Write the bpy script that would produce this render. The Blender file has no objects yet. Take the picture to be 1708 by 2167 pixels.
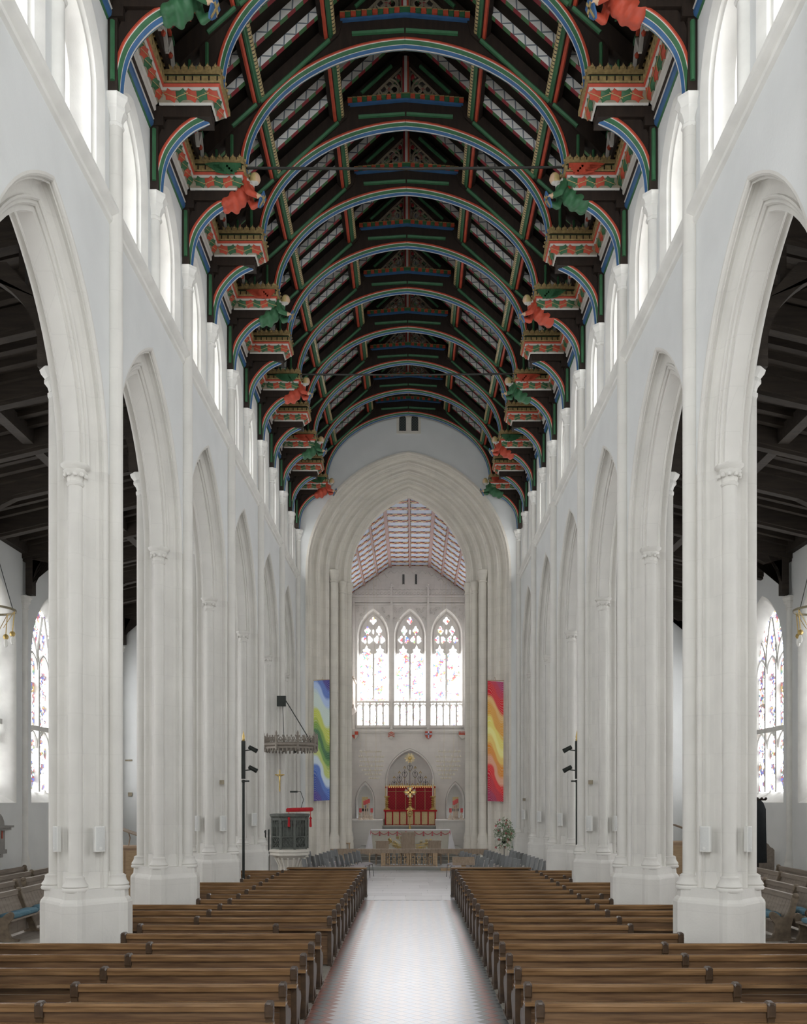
import bpy, math, random
from mathutils import Vector, Matrix
PI = math.pi
sc = bpy.context.scene
col = sc.collection
RND = random.Random(11)

# ---------------------------------------------------------------- camera (level view camera with front rise)
F_PX, VPX, VPY, CX, CZ = 1850.0, 872.0, 1692.0, 0.15, 3.0
cam = bpy.data.objects.new('camera', bpy.data.cameras.new('camera'))
col.objects.link(cam); sc.camera = cam
cam.location = (CX, 0, CZ); cam.rotation_euler = (PI/2, 0, 0)
cam.data.sensor_fit = 'HORIZONTAL'; cam.data.sensor_width = 36
cam.data.lens = 36*F_PX/1708
cam.data.shift_x = -(VPX-854)/1708; cam.data.shift_y = (VPY-1083.5)/1708
cam.data.clip_end = 300
# ---------------------------------------------------------------- sky outside, exposure
w = bpy.data.worlds.new('sky'); sc.world = w; w.use_nodes = True
w.node_tree.nodes['Background'].inputs[0].default_value = (0.86, 0.92, 1.0, 1)
w.node_tree.nodes['Background'].inputs[1].default_value = 1.0
sc.view_settings.view_transform = 'Standard'; sc.view_settings.look = 'None'
sc.view_settings.exposure = 0.82; sc.view_settings.gamma = 1.0
sc.view_settings.use_curve_mapping = False
sc.cycles.max_bounces = 4; sc.cycles.diffuse_bounces = 4; sc.cycles.glossy_bounces = 2
sc.cycles.sample_clamp_indirect = 6.0
sc.cycles.use_adaptive_sampling = True; sc.cycles.adaptive_threshold = .05
E_SKY, E_EAST = 5.0, 8.0                # daylit glass: the nave windows alike, the bleached-out east lancets brighter; nothing else gives light

def pix(px, py, Y):                      # photo pixel at a known depth -> X, Z in metres
    return CX+(px-VPX)*Y/F_PX, CZ+(VPY-py)*Y/F_PX
def S(r, g, b):
    f = lambda c: (c/255/12.92) if c/255 <= .04045 else ((c/255+.055)/1.055)**2.4
    return (f(r), f(g), f(b), 1)

# ---------------------------------------------------------------- mesh helpers
class MB:
    def __init__(s): s.v = []; s.f = []; s.m = []
    def add(s, vs, fs, mi=0):
        o = len(s.v); s.v += [tuple(p) for p in vs]
        for k, f in enumerate(fs):
            s.f.append(tuple(i+o for i in f)); s.m.append(mi[k] if isinstance(mi, list) else mi)
        return s
    def box(s, x0, x1, y0, y1, z0, z1, mi=0):
        return s.add([(x0,y0,z0),(x1,y0,z0),(x1,y1,z0),(x0,y1,z0),(x0,y0,z1),(x1,y0,z1),(x1,y1,z1),(x0,y1,z1)],
                     [(0,3,2,1),(4,5,6,7),(0,1,5,4),(1,2,6,5),(2,3,7,6),(3,0,4,7)], mi)
    def obox(s, M, sx, sy, sz, mi=0):
        c = [(-1,-1,-1),(1,-1,-1),(1,1,-1),(-1,1,-1),(-1,-1,1),(1,-1,1),(1,1,1),(-1,1,1)]
        return s.add([M @ Vector((a*sx/2, b*sy/2, d*sz/2)) for a, b, d in c],
                     [(0,3,2,1),(4,5,6,7),(0,1,5,4),(1,2,6,5),(2,3,7,6),(3,0,4,7)], mi)
    def bar(s, p, q, wd, ht, mi=0, up=(0,0,1)):            # rectangular bar from p to q
        p, q = Vector(p), Vector(q); d = (q-p); L = d.length; d.normalize()
        side = d.cross(Vector(up))
        if side.length < 1e-4: side = d.cross(Vector((1,0,0)))
        side.normalize(); u = side.cross(d)
        M = Matrix((d, side, u)).transposed().to_4x4(); M.translation = (p+q)/2
        return s.obox(M, L, wd, ht, mi)
    def prism(s, poly, fn, d0, d1, mi=0, side_mi=None):
        n = len(poly)
        vs = [fn(a, b, d0) for a, b in poly]+[fn(a, b, d1) for a, b in poly]
        fs = [tuple(range(n-1, -1, -1)), tuple(range(n, 2*n))]+[(i, (i+1) % n, n+(i+1) % n, n+i) for i in range(n)]
        return s.add(vs, fs, [mi, mi]+[side_mi if side_mi is not None else mi]*n)
    def rings(s, rings, closed=True, mi=0, caps=False, loop=False):
        n = len(rings[0]); vs = [p for r in rings for p in r]; fs = []; ms = []
        m = n if closed else n-1
        R = len(rings)
        for k in range(R if loop else R-1):
            k2 = (k+1) % R
            for i in range(m):
                j = (i+1) % n
                fs.append((k*n+i, k*n+j, k2*n+j, k2*n+i)); ms.append(mi[i] if isinstance(mi, (list, tuple)) else mi)
        if caps:
            c = caps if isinstance(caps, int) and not isinstance(caps, bool) else (mi if isinstance(mi, int) else 0)
            fs += [tuple(range(n-1, -1, -1)), tuple(range((R-1)*n, R*n))]; ms += [c, c]
        return s.add(vs, fs, ms)
    def lathe(s, prof, c=(0,0,0), n=12, mi=0, M=None, a0=0.0, caps=True, sx=1, sy=1):
        rs = []
        for r, z in prof:
            ring = []
            for i in range(n):
                a = a0+2*PI*i/n; p = Vector((r*math.cos(a)*sx, r*math.sin(a)*sy, z))
                ring.append((M @ p) if M else Vector(c)+p)
            rs.append(ring)
        return s.rings(rs, True, mi, caps)
    def tube(s, pts, r, n=6, mi=0, caps=True, loop=False):
        pts = [Vector(p) for p in pts]; rs = []; N = len(pts); u = None
        for i, p in enumerate(pts):
            if loop: d = pts[(i+1) % N]-pts[i-1]
            else: d = pts[min(i+1, N-1)]-pts[max(i-1, 0)]
            d.normalize()
            if u is None:
                u = d.orthogonal().normalized()
            u = (u-d*u.dot(d)); u.normalize(); v = d.cross(u)
            rr = r[i] if isinstance(r, (list, tuple)) else r
            rs.append([p+u*rr*math.cos(2*PI*k/n)+v*rr*math.sin(2*PI*k/n) for k in range(n)])
        return s.rings(rs, True, mi, caps and not loop, loop)
    def ball(s, c, r, n=8, mi=0, sz=1.0, sx=1, sy=1):
        k = max(4, n//2)
        return s.lathe([(max(1e-4, r*math.sin(PI*i/k)), -r*sz*math.cos(PI*i/k)) for i in range(k+1)], c, n, mi, None, 0, False, sx, sy)
    def torus(s, c, R, r, n=24, k=6, mi=0, ax='z', squash=1):
        pts = []
        for i in range(n):
            a = 2*PI*i/n; x, y = R*math.cos(a), R*math.sin(a)*squash
            pts.append(Vector(c)+(Vector((x, y, 0)) if ax == 'z' else Vector((x, 0, y)) if ax == 'y' else Vector((0, x, y))))
        return s.tube(pts, r, k, mi, False, True)
    def mesh(s, name, mats, ang=35, fix=True):
        me = bpy.data.meshes.new(name); me.from_pydata(s.v, [], s.f)
        for m in mats: me.materials.append(m)
        me.polygons.foreach_set('material_index', s.m)
        if fix:
            import bmesh
            bm = bmesh.new(); bm.from_mesh(me); bmesh.ops.recalc_face_normals(bm, faces=bm.faces); bm.to_mesh(me); bm.free()
        if ang:
            me.polygons.foreach_set('use_smooth', [True]*len(me.polygons))
            me.set_sharp_from_angle(angle=math.radians(ang))
        me.update(); return me
    def build(s, name, mats, parent=None, loc=(0,0,0), rz=0, ang=35, kind=None, fix=True):
        if not isinstance(mats, (list, tuple)): mats = [mats]
        return inst(name, s.mesh(name, mats, ang, fix), parent, loc, rz, kind=kind)

def inst(name, me, parent=None, loc=(0,0,0), rz=0, scale=(1,1,1), rot=None, kind=None):
    o = bpy.data.objects.new(name, me); col.objects.link(o)
    o.location = loc; o.rotation_euler = rot if rot else (0, 0, rz); o.scale = scale
    if parent: o.parent = parent
    if kind: o['kind'] = kind
    return o
def tag(o, label, cat, group=None, kind=None):
    o['label'] = label; o['category'] = cat
    if group: o['group'] = group
    if kind: o['kind'] = kind
    return o
def thing(name, label, cat, loc=(0,0,0), rz=0, group=None, kind=None):
    return tag(inst(name, None, None, loc, rz), label, cat, group, kind)
def copy_tree(o, parent=None):
    c = o.copy(); col.objects.link(c); c.parent = parent
    for ch in [x for x in o.children]: copy_tree(ch, c)
    return c
ORD = ['zeroth','first','second','third','fourth','fifth','sixth','seventh','eighth','ninth','tenth','eleventh','twelfth',
       'thirteenth','fourteenth','fifteenth','sixteenth','seventeenth','eighteenth','nineteenth','twentieth']
SIDE = {-1: 'on the pulpit side', 1: 'opposite the pulpit'}
XZ = lambda a, b, d: (a, d, b)
YZ = lambda a, b, d: (d, a, b)
XY = lambda a, b, d: (a, b, d)
def smooth_curve(pts, n=6):                               # Catmull-Rom through 2-D points
    out = []; P = [pts[0]]+list(pts)+[pts[-1]]
    for i in range(1, len(P)-2):
        for k in range(n):
            t = k/n; a, b, c, d = P[i-1], P[i], P[i+1], P[i+2]
            out.append(tuple(.5*((2*b[j])+(-a[j]+c[j])*t+(2*a[j]-5*b[j]+4*c[j]-d[j])*t*t+(-a[j]+3*b[j]-3*c[j]+d[j])*t**3) for j in range(2)))
    out.append(tuple(pts[-1])); return out
def arch_pts(a, h, n=12, z0=0.0):                         # two-centred pointed arch, half span a, rise h: left foot .. apex .. right foot
    h = max(h, a*1.0001); Rr = (a*a+h*h)/(2*a); c = Rr-a; T = math.acos(max(-1, min(1, c/Rr)))
    L = [(c-Rr*math.cos(T*i/n), z0+Rr*math.sin(T*i/n)) for i in range(n+1)]
    return L+[(-x, z) for x, z in reversed(L[:-1])]

# ---------------------------------------------------------------- materials
def nt(m):
    m.use_nodes = True; t = m.node_tree; return t, t.nodes, t.links, t.nodes['Principled BSDF']
def N(ns, typ, **kw):
    n = ns.new(typ)
    for k, v in kw.items():
        if k.startswith('i_'): n.inputs[int(k[2:])].default_value = v
        else: setattr(n, k, v)
    return n
def coords(t, scale=(1,1,1), rot=(0,0,0), kind='Object'):
    tc = N(t.nodes, 'ShaderNodeTexCoord'); mp = N(t.nodes, 'ShaderNodeMapping')
    mp.inputs['Scale'].default_value = scale; mp.inputs['Rotation'].default_value = rot
    t.links.new(tc.outputs[kind], mp.inputs['Vector']); return mp.outputs[0]
def mat(name, c, rough=.6, var=.10, scale=4, metal=0, bump=0, bscale=30, c2=None, stretch=(1,1,1), spec=.4):
    m = bpy.data.materials.new(name); t, ns, ln, p = nt(m)
    p.inputs['Roughness'].default_value = rough; p.inputs['Metallic'].default_value = metal
    p.inputs['Specular IOR Level'].default_value = spec
    v = coords(t, stretch)
    nz = N(ns, 'ShaderNodeTexNoise'); nz.inputs['Scale'].default_value = scale; nz.inputs['Detail'].default_value = 2.5
    ln.new(v, nz.inputs['Vector'])
    rp = N(ns, 'ShaderNodeValToRGB'); rp.color_ramp.elements[0].position = .3; rp.color_ramp.elements[1].position = .7
    a = tuple(x*(1-var) for x in c[:3])+(1,); b = tuple(min(1, x*(1+var)) for x in c[:3])+(1,)
    if c2: a, b = c, c2
    rp.color_ramp.elements[0].color = a; rp.color_ramp.elements[1].color = b
    ln.new(nz.outputs['Fac'], rp.inputs['Fac']); ln.new(rp.outputs['Color'], p.inputs['Base Color'])
    if bump:
        n2 = N(ns, 'ShaderNodeTexNoise'); n2.inputs['Scale'].default_value = bscale; n2.inputs['Detail'].default_value = 1.5
        ln.new(v, n2.inputs['Vector'])
        bp = N(ns, 'ShaderNodeBump'); bp.inputs['Strength'].default_value = bump; bp.inputs['Distance'].default_value = .02
        ln.new(n2.outputs['Fac'], bp.inputs['Height']); ln.new(bp.outputs['Normal'], p.inputs['Normal'])
    return m
def ashlar(name, c, joint=.06, bw=.55, bh=.33, rough=.75, var=.05):      # stone with fine course joints
    m = mat(name, c, rough, var, 1.6, bump=.12, bscale=25); t = m.node_tree; ns, ln = t.nodes, t.links; p = ns['Principled BSDF']
    tc = N(ns, 'ShaderNodeTexCoord'); sp = N(ns, 'ShaderNodeSeparateXYZ'); ln.new(tc.outputs['Object'], sp.inputs[0])
    ad = N(ns, 'ShaderNodeMath', operation='ADD'); ln.new(sp.outputs[0], ad.inputs[0]); ln.new(sp.outputs[1], ad.inputs[1])
    cb = N(ns, 'ShaderNodeCombineXYZ'); ln.new(ad.outputs[0], cb.inputs[0]); ln.new(sp.outputs[2], cb.inputs[1])
    br = N(ns, 'ShaderNodeTexBrick'); br.inputs['Scale'].default_value = 1; br.inputs['Brick Width'].default_value = bw
    br.inputs['Row Height'].default_value = bh; br.inputs['Mortar Size'].default_value = .008; br.inputs['Mortar Smooth'].default_value = .4
    br.inputs['Color1'].default_value = (1,1,1,1); br.inputs['Color2'].default_value = (1-joint*.5,)*3+(1,)
    br.inputs['Mortar'].default_value = (1-joint*1.6,)*3+(1,)
    ln.new(cb.outputs[0], br.inputs['Vector'])
    old = p.inputs['Base Color'].links[0].from_socket
    mx = N(ns, 'ShaderNodeMix', data_type='RGBA', blend_type='MULTIPLY'); mx.inputs[0].default_value = 1
    ln.new(old, mx.inputs[6]); ln.new(br.outputs['Color'], mx.inputs[7]); ln.new(mx.outputs[2], p.inputs['Base Color'])
    return m
def stripes(name, ca, cb, axis, period, rough=.6, duty=.5):              # alternating painted blocks along one object axis
    m = bpy.data.materials.new(name); t, ns, ln, p = nt(m); p.inputs['Roughness'].default_value = rough
    tc = N(ns, 'ShaderNodeTexCoord'); sp = N(ns, 'ShaderNodeSeparateXYZ'); ln.new(tc.outputs['Object'], sp.inputs[0])
    a = N(ns, 'ShaderNodeMath', operation='DIVIDE'); a.inputs[1].default_value = period; ln.new(sp.outputs[axis], a.inputs[0])
    b = N(ns, 'ShaderNodeMath', operation='FRACT'); ln.new(a.outputs[0], b.inputs[0])
    c = N(ns, 'ShaderNodeMath', operation='LESS_THAN'); c.inputs[1].default_value = duty; ln.new(b.outputs[0], c.inputs[0])
    mx = N(ns, 'ShaderNodeMix', data_type='RGBA'); ln.new(c.outputs[0], mx.inputs[0]); mx.inputs[6].default_value = ca; mx.inputs[7].default_value = cb
    ln.new(mx.outputs[2], p.inputs['Base Color']); return m
def glass_lit(name, E, axis, colour=.35, lead=.35, cell=(.16, .22), tint=(.965,.985,1.0), patch=2.2, vs=9, cs=1.0):   # leaded glass glowing with daylight
    m = bpy.data.materials.new(name); t, ns, ln, p = nt(m)
    p.inputs['Base Color'].default_value = (.35,.36,.37,1); p.inputs['Roughness'].default_value = .3
    tc = N(ns, 'ShaderNodeTexCoord'); sp = N(ns, 'ShaderNodeSeparateXYZ'); ln.new(tc.outputs['Object'], sp.inputs[0])
    cb = N(ns, 'ShaderNodeCombineXYZ'); ln.new(sp.outputs[axis], cb.inputs[0]); ln.new(sp.outputs[2], cb.inputs[1])
    br = N(ns, 'ShaderNodeTexBrick'); br.offset = 0; br.inputs['Scale'].default_value = 1
    br.inputs['Brick Width'].default_value = cell[0]; br.inputs['Row Height'].default_value = cell[1]; br.inputs['Mortar Size'].default_value = .012
    br.inputs['Mortar Smooth'].default_value = .2
    for k, v in (('Color1', 1), ('Color2', .85), ('Mortar', 1-lead)): br.inputs[k].default_value = (v,)*3+(1,)
    ln.new(cb.outputs[0], br.inputs['Vector'])
    vo = N(ns, 'ShaderNodeTexVoronoi'); vo.inputs['Scale'].default_value = vs; ln.new(cb.outputs[0], vo.inputs['Vector'])
    hs = N(ns, 'ShaderNodeSeparateColor'); ln.new(vo.outputs['Color'], hs.inputs[0])
    rp = N(ns, 'ShaderNodeValToRGB'); rp.color_ramp.interpolation = 'CONSTANT'; el = rp.color_ramp.elements
    el[0].position = 0; el[0].color = (.22,.015,.02,1); el[1].position = .3; el[1].color = (.02,.05,.28,1)
    for q, c_ in ((.5, (.30,.22,.04,1)), (.62, (.03,.14,.05,1)), (.72, (.06,.05,.06,1)), (.8, (1,1,1,1))):
        e = el.new(q); e.color = c_
    for e_ in list(el)[:-1]: e_.color = tuple(x*cs for x in e_.color[:3])+(1,)
    ln.new(hs.outputs[0], rp.inputs[0])
    nz = N(ns, 'ShaderNodeTexNoise'); nz.inputs['Scale'].default_value = patch; nz.inputs['Detail'].default_value = 2; ln.new(cb.outputs[0], nz.inputs['Vector'])
    th = N(ns, 'ShaderNodeMath', operation='GREATER_THAN'); th.inputs[1].default_value = 1-colour; ln.new(nz.outputs['Fac'], th.inputs[0])
    mx = N(ns, 'ShaderNodeMix', data_type='RGBA'); ln.new(th.outputs[0], mx.inputs[0]); mx.inputs[6].default_value = tuple(tint)+(1,); ln.new(rp.outputs[0], mx.inputs[7])
    mu = N(ns, 'ShaderNodeMix', data_type='RGBA', blend_type='MULTIPLY'); mu.inputs[0].default_value = 1
    ln.new(mx.outputs[2], mu.inputs[6]); ln.new(br.outputs['Color'], mu.inputs[7])
    ln.new(mu.outputs[2], p.inputs['Emission Color']); p.inputs['Emission Strength'].default_value = E
    return m
def banner_mat(name, bands, k=1.35, H=5.85):                             # woven bands flowing down across a hanging
    m = bpy.data.materials.new(name); t, ns, ln, p = nt(m); p.inputs['Roughness'].default_value = .9
    tc = N(ns, 'ShaderNodeTexCoord'); sp = N(ns, 'ShaderNodeSeparateXYZ'); ln.new(tc.outputs['Object'], sp.inputs[0])
    nz = N(ns, 'ShaderNodeTexNoise'); nz.inputs['Scale'].default_value = 1.1; nz.inputs['Detail'].default_value = 1; ln.new(tc.outputs['Object'], nz.inputs['Vector'])
    sx = N(ns, 'ShaderNodeMath', operation='MULTIPLY_ADD'); sx.inputs[1].default_value = 9.2; sx.inputs[2].default_value = 3.1; ln.new(sp.outputs[0], sx.inputs[0])
    sn = N(ns, 'ShaderNodeMath', operation='SINE'); ln.new(sx.outputs[0], sn.inputs[0])
    a = N(ns, 'ShaderNodeMath', operation='MULTIPLY_ADD'); a.inputs[1].default_value = k; ln.new(sp.outputs[0], a.inputs[0]); ln.new(sp.outputs[2], a.inputs[2])
    a2 = N(ns, 'ShaderNodeMath', operation='MULTIPLY_ADD'); a2.inputs[1].default_value = .16; ln.new(sn.outputs[0], a2.inputs[0]); ln.new(a.outputs[0], a2.inputs[2])
    b = N(ns, 'ShaderNodeMath', operation='MULTIPLY_ADD'); b.inputs[1].default_value = .9; ln.new(nz.outputs['Fac'], b.inputs[0]); ln.new(a2.outputs[0], b.inputs[2])
    d = N(ns, 'ShaderNodeMath', operation='MULTIPLY_ADD'); d.inputs[1].default_value = 1/H; d.inputs[2].default_value = -.45/H; ln.new(b.outputs[0], d.inputs[0])
    rp = N(ns, 'ShaderNodeValToRGB'); el = rp.color_ramp.elements
    el[0].position = 0; el[0].color = bands[0][1]; el[1].position = 1; el[1].color = bands[-1][1]
    for (q, c_), (q0, c0) in zip(bands[1:], bands):
        e = el.new(max(0, q-.028)); e.color = c0; e = el.new(q); e.color = c_
    ln.new(d.outputs[0], rp.inputs[0])
    wv = N(ns, 'ShaderNodeMath', operation='MULTIPLY'); wv.inputs[1].default_value = 80; ln.new(b.outputs[0], wv.inputs[0])
    w2 = N(ns, 'ShaderNodeMath', operation='SINE'); ln.new(wv.outputs[0], w2.inputs[0])
    w3 = N(ns, 'ShaderNodeMath', operation='GREATER_THAN'); w3.inputs[1].default_value = .72; ln.new(w2.outputs[0], w3.inputs[0])
    w4 = N(ns, 'ShaderNodeMath', operation='MULTIPLY'); w4.inputs[1].default_value = .25; ln.new(w3.outputs[0], w4.inputs[0])
    mx = N(ns, 'ShaderNodeMix', data_type='RGBA'); ln.new(w4.outputs[0], mx.inputs[0]); ln.new(rp.outputs[0], mx.inputs[6]); mx.inputs[7].default_value = (.85,.85,.8,1)
    ln.new(mx.outputs[2], p.inputs['Base Color']); return m
def lattice(name, base, line, scale, rough=.6, axes=(0,2), wdt=.3):      # painted diamond lattice in an object plane
    m = bpy.data.materials.new(name); t, ns, ln, p = nt(m); p.inputs['Roughness'].default_value = rough
    tc = N(ns, 'ShaderNodeTexCoord'); sp = N(ns, 'ShaderNodeSeparateXYZ'); ln.new(tc.outputs['Object'], sp.inputs[0])
    outs = []
    for sg in (1, -1):
        a = N(ns, 'ShaderNodeMath', operation='MULTIPLY'); a.inputs[1].default_value = sg; ln.new(sp.outputs[axes[1]], a.inputs[0])
        b = N(ns, 'ShaderNodeMath', operation='ADD'); ln.new(sp.outputs[axes[0]], b.inputs[0]); ln.new(a.outputs[0], b.inputs[1])
        c = N(ns, 'ShaderNodeMath', operation='MULTIPLY'); c.inputs[1].default_value = scale; ln.new(b.outputs[0], c.inputs[0])
        d = N(ns, 'ShaderNodeMath', operation='FRACT'); ln.new(c.outputs[0], d.inputs[0])
        e = N(ns, 'ShaderNodeMath', operation='LESS_THAN'); e.inputs[1].default_value = wdt; ln.new(d.outputs[0], e.inputs[0]); outs.append(e)
    f = N(ns, 'ShaderNodeMath', operation='MAXIMUM'); ln.new(outs[0].outputs[0], f.inputs[0]); ln.new(outs[1].outputs[0], f.inputs[1])
    mx = N(ns, 'ShaderNodeMix', data_type='RGBA'); ln.new(f.outputs[0], mx.inputs[0]); mx.inputs[6].default_value = base; mx.inputs[7].default_value = line
    ln.new(mx.outputs[2], p.inputs['Base Color']); return m
def tile_mat(name):                                                       # small diagonal clay and slate tiles with a red border
    m = bpy.data.materials.new(name); t, ns, ln, p = nt(m); p.inputs['Roughness'].default_value = .24; p.inputs['Specular IOR Level'].default_value = .8
    v3 = coords(t, (6.2,6.2,6.2), (0,0,PI/4)); br = N(ns, 'ShaderNodeTexChecker'); br.inputs['Scale'].default_value = 1
    br.inputs['Color1'].default_value = S(198,201,210); br.inputs['Color2'].default_value = S(209,203,205); ln.new(v3, br.inputs['Vector'])
    tc = N(ns, 'ShaderNodeTexCoord'); sp = N(ns, 'ShaderNodeSeparateXYZ'); ln.new(tc.outputs['Object'], sp.inputs[0])
    ch = N(ns, 'ShaderNodeTexChecker'); ch.inputs['Scale'].default_value = 1; ch.inputs['Color1'].default_value = S(160,102,88); ch.inputs['Color2'].default_value = S(122,126,126)
    v2 = coords(t, (6.2,6.2,6.2), (0,0,PI/4)); ln.new(v2, ch.inputs['Vector'])
    ab = N(ns, 'ShaderNodeMath', operation='SUBTRACT'); ab.inputs[1].default_value = .08; ln.new(sp.outputs[0], ab.inputs[0])
    a2 = N(ns, 'ShaderNodeMath', operation='ABSOLUTE'); ln.new(ab.outputs[0], a2.inputs[0])
    g = N(ns, 'ShaderNodeMath', operation='GREATER_THAN'); g.inputs[1].default_value = 1.02; ln.new(a2.outputs[0], g.inputs[0])
    mx = N(ns, 'ShaderNodeMix', data_type='RGBA'); ln.new(g.outputs[0], mx.inputs[0]); ln.new(br.outputs['Color'], mx.inputs[6]); ln.new(ch.outputs['Color'], mx.inputs[7])
    nz = N(ns, 'ShaderNodeTexNoise'); nz.inputs['Scale'].default_value = 1.3; ln.new(tc.outputs['Object'], nz.inputs['Vector'])
    ln.new(mx.outputs[2], p.inputs['Base Color']); p.inputs['Coat Weight'].default_value = .8; p.inputs['Coat Roughness'].default_value = .3
    return m

WH = S(226,228,230)
M = dict(
 plaster=mat('limewash plaster', S(225,227,226), .85, .03, 1.2, bump=.15, bscale=18),
 pier=ashlar('painted pier stone', S(219,217,211), .035, .9, .62, .8, .05),
 trim=mat('limewashed stone trim', S(232,231,226), .8, .06, 2.5, bump=.1),
 lime=ashlar('pale limestone', S(222,217,206), .07, .8, .36, .8, .06),
 lime2=ashlar('chancel limestone', S(230,227,222), .05, .7, .30, .8, .05),
 carve=mat('carved pale limestone', S(230,227,222), .8, .06, 8, bump=.5, bscale=22),
 oak_dark=mat('dark oak', S(42,32,25), .7, .3, 3, bump=.15, bscale=40, stretch=(4,4,.6)),
 black_oak=mat('blackened oak', S(38,33,28), .7, .3, 3, bump=.2, bscale=30),
 board=mat('near black roof boards', S(38,33,28), .85, .25, 2, spec=.1),
 aisle_oak=mat('old dark aisle oak', S(52,45,38), .7, .3, 3, bump=.25, bscale=30, stretch=(.5,4,4)),
 red=mat('vermilion paint', S(190,80,58), .55, .12, 6), dred=mat('crimson paint', S(160,40,48), .55, .1, 6),
 green=mat('leaf green paint', S(58,106,72), .5, .12, 6), blue=mat('azure paint', S(60,100,144), .5, .12, 6),
 white=mat('white paint', S(206,203,196), .6, .06, 6), gold=mat('dull gold', S(180,158,108), .45, .2, 14, metal=.15),
 goldd=mat('gilded crest', S(168,146,100), .5, .25, 18, metal=.1), trac=mat('painted tracery stone', S(150,140,120), .6, .15, 8),
 skin=mat('painted face', S(214,182,150), .6, .05, 8), hair=mat('gilded hair', S(196,176,122), .5, .15, 14),
 pew=mat('varnished pew oak', S(80,59,43), .28, .3, 5, c2=S(124,97,70), stretch=(.35,6,6), bump=.06, bscale=30, spec=.55),
 pew_rail=mat('worn pew rail', S(104,78,52), .22, .3, 5, c2=S(146,114,80), stretch=(.35,6,6), spec=.6),
 pew_end=mat('pew end oak', S(56,42,32), .35, .3, 8, c2=S(84,66,48), spec=.5),
 aisle_pew=mat('weathered grey pew', S(138,128,118), .6, .15, 4, c2=S(160,148,136), stretch=(3,.4,3)),
 aisle_pew_d=mat('carved grey brown pew end', S(104,92,78), .55, .25, 9, c2=S(134,120,102)),
 cushion=mat('blue tapestry', S(84,122,146), .95, .2, 25, c2=S(112,146,156), bump=.3, bscale=80),
 boards=mat('scrubbed floor boards', S(152,144,134), .6, .12, 3, c2=S(172,164,154), stretch=(5,.3,1)),
 platform=mat('pew platform boards', S(96,80,62), .6, .2, 3),
 slab=mat('pale floor stone', S(214,214,218), .28, .05, 2.2, spec=.5), slab2=mat('grey floor stone', S(198,198,202), .28, .06, 2.2, spec=.5),
 step=mat('step stone', S(150,150,144), .6, .08, 3), kerb=mat('kerb stone', S(150,146,136), .6, .12, 5),
 iron=mat('blackened iron', S(44,48,44), .5, .2, 8, metal=.3), rod=mat('dark tie rod', S(58,58,54), .5, .1, 8, metal=.4),
 brass=mat('polished brass', S(206,178,112), .3, .12, 10, metal=.6), pgold=mat('pale gilt wire', S(214,204,172), .4, .1, 10, metal=.2), dbrass=mat('dull bronze ring', S(122,114,92), .45, .15, 10, metal=.5),
 speaker=mat('white speaker case', S(226,226,222), .5, .02, 5), grille=mat('pale grey grille', S(208,209,206), .6, .03, 60),
 chair=mat('grey chair upholstery', S(132,134,134), .9, .08, 40), seat=mat('mauve grey seat cloth', S(176,170,172), .95, .06, 40),
 chrome=mat('dark metal tube', S(96,98,98), .35, .1, 5, metal=.5),
 oak=mat('light oak', S(168,142,110), .5, .12, 5, c2=S(186,160,128), stretch=(1,1,5)), oak_mid=mat('mid brown oak', S(140,122,104), .5, .12, 5, c2=S(164,146,126), stretch=(5,1,1)),
 pulpit=mat('grey green painted oak', S(96,100,94), .55, .2, 8), tester=mat('grey brown carved oak', S(142,134,124), .6, .15, 8), linen=mat('white linen', S(240,238,240), .9, .02, 5),
 cord=mat('rose cord', S(206,106,112), .8, .1, 20), crimson=mat('red velvet', S(182,36,44), .85, .12, 12), crim_d=lattice('crimson damask', S(176,34,46), S(150,24,40), 6, .7),
 frontal=mat('cream gold frontal', S(226,204,156), .7, .1, 20), wax=mat('candle wax', S(242,238,226), .5, .02, 5), rwax=mat('red candle shade', S(222,104,104), .6, .05, 8),
 leaf=mat('arrangement leaves', S(92,118,84), .6, .3, 14, c2=S(132,156,116)), petal=mat('white petals', S(240,236,232), .7, .03, 8), rose=mat('pink petals', S(206,96,110), .7, .1, 8),
 frock=mat('black gown cloth', S(28,32,34), .9, .2, 8), paper=mat('paper', S(238,236,232), .8, .02, 4), marble=mat('grey memorial marble', S(150,148,144), .5, .1, 6, bump=.2, bscale=20),
 icon=mat('icon gold ground', S(222,202,150), .5, .06, 12), icon_b=mat('blue robe', S(92,106,150), .7, .1, 8), icon_d=mat('black frame base', S(52,46,46), .6, .1, 8),
 lamp=mat('glass bulb', S(236,236,230), .15, .02, 4), pewter=mat('carved light wood', S(206,190,168), .6, .15, 12),
 cardb=mat('brown crate board', S(176,150,124), .7, .06, 4), silver=mat('pale wood carving', S(214,200,184), .6, .15, 14),
)
M['bead'] = stripes('gilded twisted bead', S(200,180,132), S(60,46,30), 1, .085, .45, .3)
M['raft_side'] = lattice('white rafter painting', S(246,246,242), S(128,138,146), 3.0, .6, (0, 2), .12)
M['raft_soff'] = stripes('red and green rafter soffit', S(66,110,66), S(134,36,46), 0, .42, .6)
M['checker'] = stripes('checkered chancel rib', S(232,222,180), S(176,68,62), 1, .32, .6)
M['panel'] = mat('pale blue ceiling panel', S(190,200,222), .7, .10, 22, c2=S(214,222,238))
M['pinkrib'] = mat('rose brown rib', S(178,150,146), .7, .2, 30)
M['g_aisle'] = glass_lit('aisle stained glass', E_SKY, 1, .52, .96, (.20,.30), (.965,.985,1.0), 2.6, 13, .3)
M['g_cler'] = glass_lit('clerestory stained glass', E_SKY, 1, .45, .6)
for k_ in ('slab', 'slab2'):
    q_ = M[k_].node_tree.nodes['Principled BSDF']; q_.inputs['Coat Weight'].default_value = .7; q_.inputs['Coat Roughness'].default_value = .3
M['g_west'] = glass_lit('west window glass', E_SKY, 0, .2, .3)
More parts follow.
